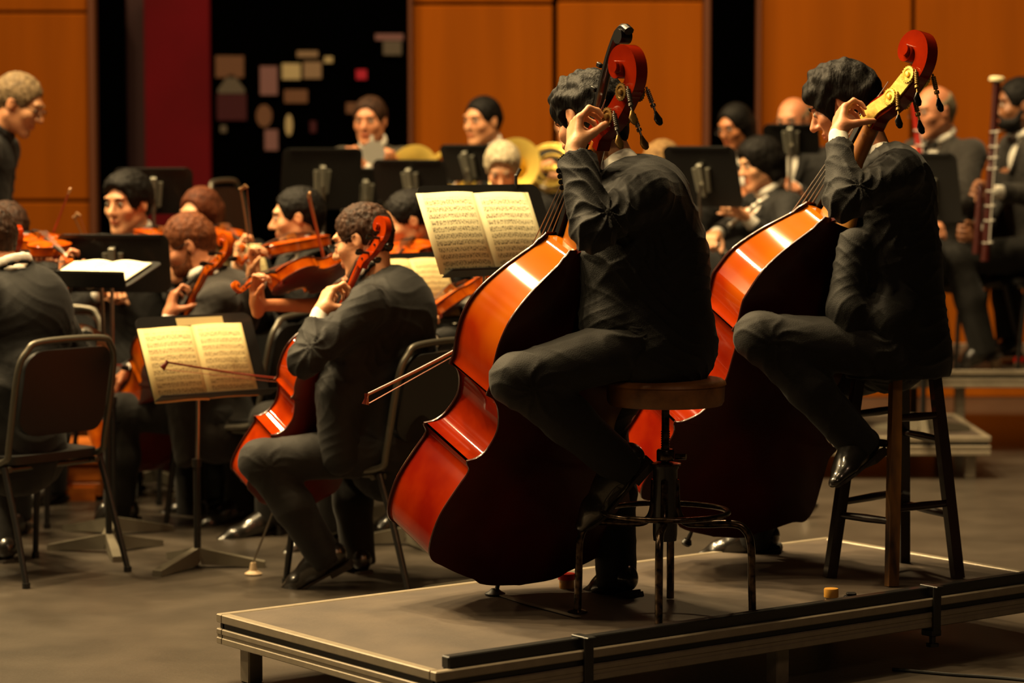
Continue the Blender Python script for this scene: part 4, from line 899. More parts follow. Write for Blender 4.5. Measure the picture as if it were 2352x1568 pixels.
    for n in shoes: shoe(P, J['an' + n], J['toe' + n], base, J['sc'], n, up=(J['kn' + n] - J['an' + n]))
def shoe(P, an, toe, base, sc, side, up, h=.005):
    d = (toe - an); B = Vector(base); dn = d.normalized(); u = Vector(up); u = (u - dn * u.dot(dn)).normalized(); s_ = dn.cross(u)
    heel = an - u * .045 - dn * .035; tip = toe + dn * .05 - u * .01; L = (tip - heel); ln = L.normalized(); uu_ = (u - ln * u.dot(ln)).normalized(); S = SDF(h)
    S.cone(heel + uu_ * .012, heel + ln * .09 + uu_ * .005, .036 * sc, .036 * sc, k=.02); S.cone(heel + ln * .09 + uu_ * .005, tip - ln * .06 - uu_ * .008, .04 * sc, .038 * sc, k=.03, sq=(s_, 1.1)); S.cone(tip - ln * .06 - uu_ * .01, tip - uu_ * .016, .036 * sc, .02 * sc, k=.02, sq=(s_, 1.2))
    S.cone(heel + uu_ * .03, an + u * .01, .034 * sc, .031 * sc, k=.02); S.cone(an + u * .01, heel + ln * .12 + uu_ * .02, .034 * sc, .03 * sc, k=.03)
    S.plane(heel - uu_ * .026, -uu_, k=.004); o = S.obj('shoe', SHOE, P, base)
    m = MB(); c0 = heel - uu_ * .03 - B; pol = []
    for x, w_ in ((-.032, .018), (-.02, .032), (.06, .034), (.1, .038), (.16, .045), ((L.length - .05), .043), (L.length - .02, .03), (L.length + .0, .012)): pol.append((x, w_))
    pg = [(x, w_) for x, w_ in pol] + [(x, -w_) for x, w_ in reversed(pol)]
    slab(m, pg, lambda a, b_, dd: c0 + ln * a + s_ * b_ * sc + uu_ * (dd - .004), .009); slab(m, [(-.032, .03), (.05, .034), (.05, -.034), (-.032, -.03)], lambda a, b_, dd: c0 + ln * a + s_ * b_ * sc - uu_ * (.018 - dd), .016)
    m.build('sole', SOLE, o)
    m = MB()
    for k in range(4):
        q = heel + ln * (.095 + .018 * k) + uu_ * (.052 - .009 * k) - B; m.tube([q - s_ * .02, q + uu_ * .004, q + s_ * .02], .0022, 5)
    m.build('laces', BLACKP, o)
PN = [0]
def person(label, J, sk=0, hairs=('short', H_BROWN), h=.009, hands={}, group=None, glasses=False, brd=None, coat=SUIT, female=False, **kw):
    PN[0] += 1; base = Vector((J['pel'].x, J['pel'].y, J['z0'])); P = empty('person', base); tag(P, label, 'person', group)
    p, F, hs = body(P, J, SK[sk], h, hands, base, female)
    hair(P, p, F, hs, hairs[0], hairs[1], h, base)
    if brd: beard(P, p, F, hs, brd, base)
    if glasses: specs(P, p, base)
    suit(P, J, h, base, coat=coat, seed=PN[0], female=female, **kw)
    return P, p
for m_ in SK:    # lips tint through the mask attribute
    N = m_.node_tree.nodes; L_ = m_.node_tree.links; b_ = N['Principled BSDF']; a_ = N.new('ShaderNodeAttribute'); a_.attribute_name = 'lips'; mx = N.new('ShaderNodeMix'); mx.data_type = 'RGBA'; mx.blend_type = 'MULTIPLY'
    src = b_.inputs['Base Color'].links[0].from_socket; L_.new(a_.outputs['Fac'], mx.inputs[0]); L_.new(src, mx.inputs[6]); mx.inputs[7].default_value = (.85, .5, .45, 1); L_.new(mx.outputs[2], b_.inputs['Base Color'])
    b_.inputs['Subsurface Weight'].default_value = .08; b_.inputs['Subsurface Radius'].default_value = (.02, .008, .004)
# ------------------------------------------------------------------ placement: the two double basses
def fit_frame(x, y, z, t, s, k=1.0):
    t = Vector((0, 0, CAMH)) + (Vector(t) - Vector((0, 0, CAMH))) * k; return frame(x, y, z, t, s * k)
MA = fit_frame((.8342, .551, -.0223), (-.5092, .7853, .3522), (.2115, -.2825, .9357), (.013, 8.167, .229), .9745)
MBS = fit_frame((.8279, .5282, -.1889), (-.43, .8138, .391), (.3603, -.2425, .9008), (.67, 9.171, .226), 1.0638, .96)
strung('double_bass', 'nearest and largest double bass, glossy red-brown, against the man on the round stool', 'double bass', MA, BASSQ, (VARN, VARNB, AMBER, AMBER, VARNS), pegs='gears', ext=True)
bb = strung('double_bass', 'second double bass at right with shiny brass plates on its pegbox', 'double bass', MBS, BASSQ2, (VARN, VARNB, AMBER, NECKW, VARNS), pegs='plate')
for o in bb.children:
    if o.name.startswith('machine_plate'): o['label'] = 'polished brass plate on the pegbox cheek'
stoolA = onz(1524, 1402, .2); stoolA = Vector((stoolA.x, 7.93, .2))
screw_stool(stoolA, at(1520, 872, 7.93).z + .01, .2)
feet = [onz(2048, 1346, .2), onz(2200, 1327, .2), onz(2075, 1290, .2), onz(1906, 1325, .2)]
cB = sum(feet, Vector()) / 4
bar_stool(cB, .2, feet, .93, 'tall dark wooden bar stool with one worn pale leg, under the second bass player')
# endpin holder and strap
ep = MA @ Vector((0, .1, -.075)); ep.z = .2
r = empty('endpin_anchor', ep); tag(r, 'black endpin holder under the nearest double bass with a strap to the stool leg', 'endpin holder')
MB().lathe((0, 0, 0), [(.03, 0), (.032, .006), (.02, .012), (.012, .02)], 20).build('rubber_cup', BLACKP, r, smooth=True)
e2 = onz(1332, 1420, .2) - ep; m = MB(); pth = [V(.02, -.02, .004), e2 * .35 + V(0, -.01, .003), e2 * .98 + V(0, 0, .003)]; m.tube(pth, [(.0015, .015)] * 3, 4, up=(0, 0, 1), rot=math.pi / 4); m.build('strap', mat('grey_webbing', '#6c6254', .7), r)

# bows of the basses
bow('bass bow pointing left from the front of the nearest double bass', at(846, 905, 8.22), at(1262, 676, 8.6), (.1, 0, -1), r0=.0065, group=None)

# ------------------------------------------------------------------ near people
def posed(yaw, pel, nb, hc, hf, z0, sc=1.0, shw=.175, **k):
    J = seated(0, 0, z0, yaw, sc=sc); f, l = J['f'], J['l']; J['pel'] = pel; J['nb'] = nb; tu = (nb - pel).normalized(); J['tu'] = tu
    tw = k.pop('twist', 0); tl = Matrix.Rotation(tw, 3, 'Z') @ l; tl = (tl - tu * tl.dot(tu)).normalized(); J['tl'] = tl; J['tf'] = tl.cross(tu)
    hf = Vector(hf).normalized(); J['hf'] = hf; ho = k.pop('hroll', 0); hl = UP.cross(hf).normalized(); hl = Matrix.Rotation(ho, 3, hf) @ hl; J['hl'] = hl; J['hu'] = hf.cross(hl); J['hc'] = hc
    for s, n in ((1, 'L'), (-1, 'R')): J['sh' + n] = nb + tl * shw * s * sc - tu * .05; J['hip' + n] = pel + l * .09 * s - UP * .01
    pL, pR = k.pop('poleL', None), k.pop('poleR', None)
    J.update(k)
    for n, s, pl in (('L', 1, pL), ('R', -1, pR)):
        if 'el' + n not in k: J['el' + n] = ik(J['sh' + n], J['wr' + n], pl or (-UP + tl * s * .5))
    return J
R_ = math.radians
# A: the near bass player
JA = posed(R_(155), at(1500, 772, 7.95), at(1424, 384, 7.98), at(1352, 272, 8.06), (-.62, .62, -.5), .2, hroll=.1,
    shL=at(1480, 448, 7.81), elL=at(1362, 530, 7.60), wrL=at(1320, 345, 7.74), wrR=at(1262, 690, 8.60),
    knL=at(1185, 872, 7.76), anL=at(1418, 1062, 7.93), toeL=at(1345, 1165, 7.93), knR=at(1385, 960, 8.36), anR=at(1415, 1318, 8.30), toeR=at(1352, 1356, 8.40), hipL=at(1490, 782, 7.86), hipR=at(1500, 785, 8.08))
JA['hem'] = .10; JA['cuffr'] = .058; JA['cu'] = (JA['tu'] * .5 + JA['tf'] * .87).normalized()
def exA(S):
    S.ell(at(1515, 480, 7.98), (.09, .13, .12), k=.08); S.ell(at(1560, 620, 7.98), (.09, .14, .16), k=.08)
    S.cone(at(1480, 700, 7.97), at(1498, 748, 7.97), .145, .15, k=.05); S.cone(at(1560, 690, 7.95), at(1590, 785, 7.95), .07, .055, k=.05)
    S.cone(at(1395, 750, 7.86), at(1420, 770, 7.86), .08, .07, k=.05); S.cone(at(1380, 580, 7.9), at(1400, 700, 7.9), .06, .08, k=.06)
PA_, pa = person('man in black suit on the round stool, curly dark hair, playing the nearest double bass', JA, sk=0, hairs=('curly', H_BLACK), h=.0045,
    hands={'L': dict(d=at(1322, 262, 7.80) - at(1320, 345, 7.74), n=(1, .45, -.05), curl=[(35, 60, 35), (45, 60, 40), (50, 60, 40), (55, 60, 40)], thumb=(.6, .35, .7), s=1.06), 'R': dict(d=(-.6, .2, -.6), n=(-.3, .5, -.6), curl='grip')},
    extra=exA, fold=.0075, vneck=True, cuffs=False)
# sleeve buttons
m = MB()
for k in range(4):
    c = at(1283 + k * 2.5, 392 + k * 13, 7.682) - PA_.location
    m.lathe(c, [(.002, -.004), (.0075, -.003), (.0078, 0), (.005, .001), (.001, .0)], 14, M=Matrix.Rotation(R_(90), 3, 'X') @ Matrix.Rotation(R_(-25), 3, 'Y'))
m.build('sleeve_buttons', EBONY, PA_, smooth=True)
# B: the second bass player
JB = posed(R_(162), at(2045, 795, 8.65), at(2018, 366, 8.70), at(1936, 240, 8.78), (-.86, .2, -.46), .2, hroll=.05,
    shL=at(2065, 398, 8.50), elL=at(1940, 462, 8.28), wrL=at(1925, 305, 8.44), wrR=at(1800, 640, 9.25),
    knL=at(1742, 772, 8.42), anL=at(1968, 1015, 8.48), toeL=at(1925, 1070, 8.40), knR=at(1765, 905, 8.95), anR=at(1735, 1222, 9.12), toeR=at(1640, 1252, 9.16), hipL=at(2045, 805, 8.50), hipR=at(2045, 825, 8.78))
JB['cu'] = (JB['tu'] * .55 + JB['tf'] * .83).normalized()
def exB(S):
    S.ell(at(2060, 480, 8.68), (.12, .14, .2), k=.08); S.cone(at(2060, 600, 8.66), at(2070, 800, 8.62), .14, .155, k=.06)
    S.cone(at(1948, 720, 8.45), at(1945, 815, 8.45), .055, .05, k=.03); S.cone(at(1960, 560, 8.5), at(1940, 700, 8.46), .05, .055, k=.05); S.cone(at(2040, 740, 8.5), at(2050, 815, 8.52), .1, .1, k=.05); S.cone(at(2110, 720, 8.6), at(2122, 840, 8.6), .06, .058, k=.04); S.cone(at(1962, 800, 8.5), at(1985, 850, 8.52), .07, .06, k=.04); S.cone(at(2055, 820, 8.62), at(2070, 860, 8.62), .13, .12, k=.05)
PB_, pb_ = person('dark-haired man in long black jacket on the wooden bar stool, playing the second double bass', JB, sk=4, hairs=('curly', H_BLACK), h=.0055,
    hands={'L': dict(d=at(1932, 252, 8.50) - at(1925, 305, 8.44), n=(1, .4, -.05), curl=[(35, 60, 35), (45, 60, 40), (50, 60, 40), (55, 60, 40)], thumb=(.35, .35, .85), s=1.0), 'R': dict(d=(-.6, .2, -.6), n=(-.3, .5, -.6), curl='grip')},
    extra=exB, fold=.0075, hem=[(at(2050, 864, 8.6), -UP)])
bow('bass bow held in front of the second double bass, mostly hidden', at(1560, 800, 9.15), at(1815, 640, 9.3), (0, .3, -1), r0=.006, group=None)

# ------------------------------------------------------------------ cellos and cellists
MC1 = fit_frame((.7741, .6222, -.1167), (-.523, .7325, .4358), (.3567, -.2763, .8924), (-.843, 10.028, .228), .9458, .972)
strung('cello', 'orange-brown cello of the cellist at the middle, behind the left music stand', 'cello', MC1, CELLOQ, (ORANGE, ORANGEB, VIOL, ORANGE, ORANGE))
MC2 = fit_frame((.8231, .565, -.058), (-.414, .6668, .6197), (.3888, -.486, .7827), (-1.58, 11.359, .197), .9917, .985)
strung('cello', 'amber cello of the bearded cellist, half hidden by the left music stand', 'cello', MC2, CELLOQ2, (VIOL, ORANGEB, VIOL, VIOL, VIOL))
MC3 = fit_frame((.8231, .565, -.058), (-.414, .6668, .6197), (.3888, -.486, .7827), (-2.62, 10.85, .19), .9917, 1.0)
sc3 = MC3 @ Vector((0, .09, 1.19)); tgt = at(28, 540, sc3.y); MC3 = Matrix.Translation((tgt.x - sc3.x, 0, tgt.z - sc3.z)) @ MC3
strung('cello', 'reddish cello cut by the left edge of the frame, its scroll over the violins', 'cello', MC3, CELLOQ2, (ORANGE, ORANGEB, VIOL, ORANGE, ORANGE))
JC1 = posed(R_(148), at(895, 1022, 9.70), at(866, 655, 9.70), at(833, 550, 9.74), (-.86, .28, -.32), 0, hroll=.05,
    shL=at(842, 702, 9.50), elL=at(700, 828, 9.36), wrL=at(737, 714, 9.46), wrR=at(835, 872, 10.12), shR=at(950, 705, 9.86),
    knL=at(598, 1058, 9.50), anL=at(742, 1272, 9.55), toeL=at(668, 1326, 9.58), knR=at(790, 1040, 10.02), anR=at(822, 1275, 9.95), toeR=at(800, 1300, 10.1), hipL=at(870, 1035, 9.58), hipR=at(895, 1035, 9.80))
JC1['cu'] = (JC1['tu'] * .85 + JC1['tf'] * .45).normalized()
def exC1(S):
    S.ell(at(905, 730, 9.72), (.15, .14, .19), k=.08); S.cone(at(880, 860, 9.66), at(890, 1000, 9.66), .14, .15, k=.06); S.cone(at(770, 900, 9.5), at(778, 1045, 9.5), .07, .072, k=.05); S.cone(at(800, 760, 9.55), at(800, 900, 9.55), .09, .09, k=.06)
person('cellist at the middle seen from behind, short brown hair, glasses and white cuff', JC1, sk=2, hairs=('short', H_BROWN), h=.006, glasses=True,
    hands={'L': dict(d=at(760, 660, 9.5) - at(737, 714, 9.46), n=(.8, .45, -.35), curl=[(35, 70, 40), (45, 65, 45), (50, 65, 45), (55, 65, 45)], thumb=(.35, .35, .85)), 'R': dict(d=(-.7, .1, -.5), n=(-.2, .3, -.9), curl='grip')}, extra=exC1, fold=.005)
bow('cello bow with its tip in front of the open music on the left stand', at(387, 832, 9.62), at(815, 882, 10.1), (.0, 0, -1))
JC2 = posed(R_(165), at(492, 948, 11.1), at(478, 648, 11.05), at(433, 562, 11.08), (-.86, -.05, -.42), 0, hroll=0,
    shL=at(505, 690, 10.90), elL=at(412, 815, 10.78), wrL=at(388, 722, 10.84), wrR=at(300, 850, 11.5),
    knL=at(278, 945, 11.0), anL=at(272, 1168, 11.05), toeL=at(228, 1192, 11.05), knR=at(415, 955, 11.45), anR=at(440, 1165, 11.45), toeR=at(415, 1185, 11.5), hipL=at(490, 955, 11.0), hipR=at(495, 955, 11.2))
def exC2(S): S.ell(at(535, 700, 11.1), (.12, .13, .14), k=.08); S.cone(at(425, 940, 10.95), at(425, 1050, 10.95), .08, .045, k=.05)
person('bearded ginger-haired cellist in a dark suit behind the left music stand, looking down', JC2, sk=4, hairs=('short', H_GINGER), h=.0075, glasses=True, brd=H_GINGER,
    hands={'L': dict(d=at(400, 670, 10.86) - at(388, 722, 10.84), n=(.8, .3, -.3), curl='neck', thumb=(.35, .35, .85)), 'R': dict(curl='grip')}, coat=SUIT2, extra=exC2)
bow('cello bow of the bearded cellist, between the left chair and his cello', at(170, 815, 11.3), at(318, 842, 11.5), (0, 0, -1))
JC3 = posed(R_(140), at(30, 1010, 9.95), at(30, 640, 9.95), at(-30, 552, 10.0), (-.86, .3, -.3), 0, wrR=at(198, 762, 10.35), wrL=at(-90, 700, 9.7), elR=at(190, 840, 10.15), shR=at(105, 690, 10.1),
    knL=at(-230, 1020, 9.8), anL=at(-200, 1240, 9.85), toeL=at(-260, 1260, 9.9), knR=at(-30, 1040, 10.35), anR=at(5, 1250, 10.2), toeR=at(-20, 1270, 10.3))
def exC3(S): S.ell(at(85, 730, 9.98), (.13, .13, .19), k=.08); S.cone(at(50, 860, 9.92), at(50, 1000, 9.9), .15, .155, k=.06); S.cone(at(-10, 900, 9.8), at(-5, 1070, 9.8), .08, .07, k=.05)
person('cellist at the left edge seen from behind, right hand beside the chair back', JC3, sk=4, hairs=('short', H_BROWN), h=.0075, extra=exC3, hands={'R': dict(d=(.7, .2, -.3), n=(-.2, .3, -1), curl='grip')})
chair((-.50, 9.76, 0), R_(150), 'black chair under the cellist at the middle, its tube back beside the nearest double bass')
chair((-1.80, 9.94, 0), R_(140), 'black padded chair with worn grey tube back at the left edge of the stage')
chair((-1.12, 11.16, 0), R_(158), 'black chair under the bearded cellist, behind the left music stand')

# ------------------------------------------------------------------ violins and violas
def violinist(label, J, bottom, scroll, nh, vlabel, bowt=None, bowf=None, blabel=None, sk=0, hr=('short', H_BROWN), s=1.0, coat=SUIT, hand_s=1, dark=VIOLB, **kw):
    M = inst_frame(bottom, scroll, nh, .6, s); strung('viola' if s > 1.1 else 'violin', vlabel, 'viola' if s > 1.1 else 'violin', M, VIOLQ, (VIOL, dark, VIOL, VIOL, VIOL))
    z = (Vector(scroll) - Vector(bottom)).normalized(); wl = Vector(bottom) + z * .50 * s - UP * .075 - z * .03
    J['wrL'] = wl; J['elL'] = ik(J['shL'], wl, -UP + J['l'] * .2)
    if bowf is not None: J['wrR'] = Vector(bowf) + UP * .045; J['elR'] = ik(J['shR'], J['wrR'], -UP * .8 - J['l'] * .6)
    person(label, J, sk=sk, hairs=hr, h=.0085, hands={'L': dict(d=UP * 1 + z * .1, n=(-Vector(nh).cross(z)) * -1, curl='neck', thumb=(.5, .5, .5)), 'R': dict(curl='grip', d=(J['wrR'] - J['elR']) - UP * .08)}, coat=coat, **kw)
    if bowt is not None: bow(blabel, bowt, bowf, Vector(bottom) + z * .2 - (Vector(bowt) + Vector(bowf)) / 2, r0=.0042, col=mat('pale_bow_stick', '#9a7450', .45))
def X_(px, Y): return (px - 1176) / FPX * Y
J = seated(X_(322, 12.05), 12.05, 0, R_(-118), hyaw=-.05, hpitch=.12, lean=.06, sc=1.06)
violinist('young dark-haired man at left facing the camera, violin under his chin', J, at(352, 548, 11.9), at(408, 585, 11.42), (.1, .05, 1), 'violin held by the young dark-haired man facing the camera', at(172, 502, 11.7), at(240, 690, 11.9), 'short pale piece of a bow tip left of the young violinist facing the camera', sk=2, hr=('thick', H_BLACK))
chair((X_(325, 12.05), 12.03, 0), R_(-118), 'chair under the young violinist facing the camera')
J = seated(X_(484, 12.35), 12.35, 0, R_(-118), hyaw=-.1, hpitch=.2, sc=.99, lean=.05)
violinist('woman with long auburn hair and bowed head between two violinists', J, at(498, 545, 12.16), at(548, 566, 11.7), (.1, -.2, 1), 'violin in front of the woman with auburn hair', sk=2, hr=('long', hairm('auburn_hair', '#5e3018', '#3c1c0c')), female=True)
chair((X_(478, 12.35), 12.33, 0), R_(-112), 'chair under the woman with auburn hair')
J = seated(X_(718, 11.55), 11.55, 0, R_(-155), hyaw=-.4, hpitch=.15, lean=.03)
violinist('man in left profile with short dark hair and white shirt front, playing a violin', J, at(730, 566, 11.40), at(566, 596, 10.95), (0, .3, .95), 'violin of the man in left profile with short dark hair', at(553, 437, 10.95), at(578, 700, 11.4), 'upright bow left of the violinist in profile', sk=0, hr=('short', H_BLACK), glasses=False)
chair((X_(722, 11.57), 11.57, 0), R_(-155), 'chair under the violinist in left profile')
J = seated(X_(850, 10.95), 10.95, 0, R_(-140), hyaw=0, hpitch=.2, lean=.0, sc=.95, seat=.42)
violinist('viola player mostly hidden behind the middle cellist, bare forearm raised', J, at(793, 630, 10.55), at(586, 655, 10.08), (.0, .78, .62), 'viola seen from below, left of the head of the middle cellist', at(712, 447, 10.25), at(772, 690, 10.8), 'long pale bow rising in front of the violinist in profile', sk=1, hr=('short', H_BLACK), s=1.16, female=True, fold=.003, short=True)
chair((X_(855, 10.95), 10.97, 0), R_(-140), 'chair under the viola player hidden by the middle cellist')
J = seated(X_(985, 11.5), 11.5, 0, R_(-125), hyaw=-.75, hpitch=.35, lean=.12)
violinist('dark-haired violinist bent forward, left of the big open music stand', J, at(955, 572, 11.38), at(890, 640, 10.9), (-.1, -.3, 1), 'violin under the chin of the violinist bent forward beside the big music stand', sk=0, hr=('short', H_BLACK))
chair((X_(990, 11.5), 11.52, 0), R_(-125), 'chair under the violinist bent forward')
J = seated(X_(1140, 10.9), 10.95, 0, R_(-135), hpitch=.3, lean=.0, seat=.40, sc=.92)
violinist('viola player hidden behind the big open music stand, only the hand showing', J, at(1102, 672, 10.75), at(990, 735, 10.32), (-.1, .75, .65), 'dark viola showing between the middle cellist and the nearest double bass', sk=2, hr=('short', H_BROWN), s=1.12)
chair((X_(1150, 10.9), 10.97, 0), R_(-135), 'chair under the viola player behind the big music stand')
J = seated(X_(52, 11.3), 11.3, 0, R_(-112), hyaw=.6, hpitch=.55, lean=.15, sc=.95)
violinist('violinist with brown hair bowed over the instrument at the far left edge', J, at(72, 560, 11.05), at(150, 600, 10.6), (.1, -.35, 1), 'glowing orange violin at the far left edge', at(160, 438, 10.9), at(82, 640, 11.35), 'long pale bow slanting up at the far left', sk=4, hr=('thick', H_BROWN))
chair((X_(48, 11.3), 11.32, 0), R_(-112), 'chair under the violinist at the far left edge')

# ------------------------------------------------------------------ winds and brass on the risers
def horn(label, c, bell):
    r = empty('french_horn', c); tag(r, label, 'french horn'); bell = Vector(bell).normalized(); s_ = bell.cross(UP).normalized()
    m = MB()
    for R1, o_ in ((.14, 0), (.115, .02), (.08, -.01)): m.tube([s_ * R1 * math.cos(a) + UP * R1 * .85 * math.sin(a) + bell * o_ for a in [k * math.pi / 14 for k in range(29)]], .009, 8, caps=False)
    for k in range(3): m.tube([s_ * (-.03 + k * .03) - bell * .02 + UP * -.01, s_ * (-.03 + k * .03) + bell * .04 + UP * -.01], .012, 10)
    m.build('tubing', GOLD, r, smooth=True); m = MB(); M3 = Matrix((s_, bell.cross(s_), bell)).transposed(); m.lathe(s_ * .14 - UP * .05, [(.012, -.1), (.02, 0), (.04, .1), (.08, .16), (.15, .19), (.145, .188), (.07, .15), (.02, .02)], 30, M=M3); m.build('bell', GOLD, r, smooth=True); return r
def tube_inst(name, label, cat, a, b_, prof, mt, keys=True, bell=None):
    r = empty(name, a); tag(r, label, cat); d = Vector(b_) - Vector(a); revolve_along(MB(), V(0, 0, 0), d, prof).build('tube', mt, r, smooth=True)
    if keys:
        m = MB()
        for k in range(9): q = d * (.12 + .09 * k) + V(0, -.012, .006); m.tube([q, q + V(0, -.006, .006)], .008, 10)
        m.tube([d * .1 + V(0, -.014, .008), d * .85 + V(0, -.014, .008)], .0025, 6); m.build('keys', SILVER, r, smooth=True)
    return r
def wind(label, px, Y, z0, yaw, sk, hr, hl, hrr, chl=None, **kw):
    pk = {k: kw.pop(k) for k in ('hyaw', 'hpitch', 'lean', 'sc', 'seat', 'twist') if k in kw}
    J = seated(X_(px, Y), Y, z0, yaw, hl=hl, hr=hrr, **pk); person(label, J, sk=sk, hairs=hr, h=.0095, hands={'L': dict(curl='grip'), 'R': dict(curl='grip')}, **kw)
    chair((X_(px, Y) - math.cos(yaw) * .0, Y - math.sin(yaw) * .0, z0), yaw, chl or ('chair under the ' + label[:60]))
T1, T2 = .2, .42
wind('trumpet player in a grey suit, playing in front of the dark backstage opening', 868, 14.35, T2, R_(-105), 4, ('short', H_BROWN), at(838, 372, 14.05), at(862, 372, 14.0), 'chair under the trumpet player', coat=mat('grey_suit_wool', '#3c372e', .8, bump=.3, bscale=300), hpitch=.1)
tr = empty('trumpet', at(852, 322, 14.12)); tag(tr, 'silver trumpet of the player by the wood panel', 'trumpet'); d = at(858, 352, 13.72) - at(852, 322, 14.12)
m = MB(); revolve_along(m, V(0, 0, 0), d * .95, [(0, .009), (.06, .005), (.6, .006), (.8, .012), (.93, .03), (1, .06)]); m.tube([d * .25, d * .25 - UP * .05, d * .7 - UP * .05, d * .7], .006, 8)
for k in range(3): m.tube([d * (.38 + .06 * k) - UP * .09, d * (.38 + .06 * k) + UP * .05], .01, 10)
m.build('trumpet_body', SILVER, tr, smooth=True)
wind('horn player with short dark hair, head turned left in front of the wood panel', 1135, 14.35, T2, R_(-115), 0, ('short', H_BLACK), at(1090, 400, 14.1), at(1060, 420, 14.15), 'chair under the horn player with short dark hair', hyaw=-.3, hpitch=.1)
horn('brass horn glinting yellow beside the stand left of the horn player', at(1040, 398, 14.0), (-.3, -.6, .2))
wind('brass player hidden behind the head and hand of the nearest bass player', 1330, 14.35, T2, R_(-110), 0, ('short', H_BROWN), at(1290, 400, 14.1), at(1265, 420, 14.1), 'chair under the brass player hidden by the nearest bass player')
horn('bright golden horn left of the raised hand of the nearest bass player', at(1268, 385, 13.95), (-.35, -.8, .3))
wind('white-haired player with bowed head above the big music stand', 1160, 13.05, T1, R_(-95), 2, ('thick', H_WHITE), at(1140, 480, 12.8), at(1180, 480, 12.8), 'chair under the white-haired player', hpitch=.5, female=True)
wind('grey-blond player behind the back of the nearest bass player', 1538, 13.05, T1, R_(-110), 2, ('bob', H_BLOND), at(1520, 470, 12.8), at(1560, 470, 12.8), 'chair under the grey-blond player', hpitch=.4, female=True)
wind('woman with long black hair and glasses playing a clarinet in front of the black gap', 1722, 14.2, T2, R_(-135), 1, ('long', H_BLACK), at(1690, 400, 13.9), at(1682, 450, 13.9), 'chair under the woman with long black hair', glasses=True, female=True, sc=.97, hpitch=.3, tie=False)
tube_inst('clarinet', 'black clarinet with silver keys of the woman with long black hair', 'clarinet', at(1690, 352, 14.0), at(1662, 480, 13.75), [(0, .007), (.1, .011), (.7, .013), (.9, .02), (1, .034)], EBONY)
wind('bald man with glasses behind the hair of the second bass player', 1842, 14.35, T2, R_(-120), 4, ('bald', H_GREY), at(1810, 420, 14.1), at(1800, 440, 14.1), 'chair under the bald man behind the second bass player', glasses=True)
wind('woman with short dark hair in left profile playing a flute', 1800, 13.05, T1, R_(-160), 2, ('bob', H_BLACK), at(1712, 498, 12.62), at(1642, 540, 12.5), 'chair under the flute player with short dark hair', sc=1.02, hyaw=.05, hpitch=.25, female=True, tie=False)
tube_inst('flute', 'silver flute held by the woman with short dark hair', 'flute', at(1762, 452, 12.85), at(1608, 572, 12.42), [(0, .011), (.1, .0115), (1, .0115)], SILVER)
wind('balding man with glasses and grey side hair, holding a red bassoon', 2182, 13.98, T2, R_(-140), 4, ('bald', H_GREY), at(2128, 372, 13.62), at(2140, 500, 13.6), 'chair under the balding man with the red bassoon', glasses=True, coat=SUIT2, sc=1.06, hyaw=-.15)
bassoon('red-brown bassoon rising behind the scroll of the second double bass', at(2093, 172, 13.62), at(2140, 600, 13.5), red=True)
JF = seated(X_(2385, 14.0), 14.0, T2, R_(-165), sc=1.1, lean=.1, hpitch=.1, hyaw=-.15, hl=at(2278, 440, 13.55), hr=at(2245, 540, 13.5), knL=at(2195, 592, 13.7), anL=at(2255, 795, 13.7), toeL=at(2215, 822, 13.7), knR=at(2300, 600, 14.1), anR=at(2318, 780, 14.1), toeR=at(2300, 795, 13.95))
person('bearded bassoon player cut by the right edge, white shirt front, holding an upright bassoon', JF, sk=3, hairs=('short', H_BLACK), h=.0085, brd=H_BLACK, hands={'L': dict(curl='grip', d=(-.8, -.2, .2), n=(0, -1, -.1)), 'R': dict(curl='grip', d=(-.8, -.2, .1), n=(0, -1, 0))}, coat=SUIT2)
chair((X_(2385, 14.0), 14.0, T2), R_(-165), 'chair under the bassoon player at the right edge')
bassoon('dark bassoon with a white ring on its bell, at the right edge', at(2290, 176, 13.48), at(2262, 600, 13.42))
# conductor
JD = posed(R_(-5), at(-95, 575, 12.3), at(-12, 318, 12.3), at(42, 238, 12.3), (.9, -.1, -.42), .19, sc=1.06, wrL=at(120, 520, 12.65), wrR=at(-60, 520, 11.8), knL=at(-90, 760, 12.4), knR=at(-90, 760, 12.2), anL=V(-2.5, 12.38, .27), anR=V(-2.5, 12.2, .27), toeL=V(-2.33, 12.38, .215), toeR=V(-2.33, 12.2, .215))
JD['wrL'] = at(-30, 560, 12.6)
person('conductor at the left edge with short grey-brown hair, head bent down in right profile', JD, sk=0, hairs=('short', hairm('grey_brown_hair', '#857052', '#5a4a34')), h=.0075, glasses=True, tie=False, vneck=False, shirtm=BLACKP)

# ------------------------------------------------------------------ music stands and music
PAPER = sheet_mat('sheet_music_cream', '#cfc79c', '#3c3420', 12, 1.0); PAPER2 = sheet_mat('sheet_music_tan', '#bcaa76', '#5a4a2c', 11, 4.0); PAPER3 = sheet_mat('sheet_music_white', '#f0ead0', '#6c6450', 12, 7.0)
r, M = music_stand('large black music stand with open music, behind the nearest double bass', at(1128, 527, 9.3), R_(-52), R_(27), 0, dw=.53, dh=.34, base_rot=.4)
make_pages('open_sheet_music', .245, .30, M @ Matrix.Translation((-.03, .008, .004)), PAPER, 'open music with a wide left margin on the large music stand in the middle', pages=((-1, -.03, 0), (-.03, .95, -.004)))
m = MB(); cc = M @ Vector((.17, .345, .0)); m.box((0, 0, 0), (.012, .02, .06), bev=.003); m.tube([(0, 0, .02), (.015, 0, .05)], .006, 8); o = m.build('stand_light_clip', BLACKP); o.location = cc; tag(o, 'small black clip on the top edge of the large music stand', 'clip')
r, M = music_stand('black music stand with open music and a grey three-legged foot, at left', at(466, 818, 10.0), R_(-52), R_(25), 0, dw=.50, dh=.33, base_rot=2.1)
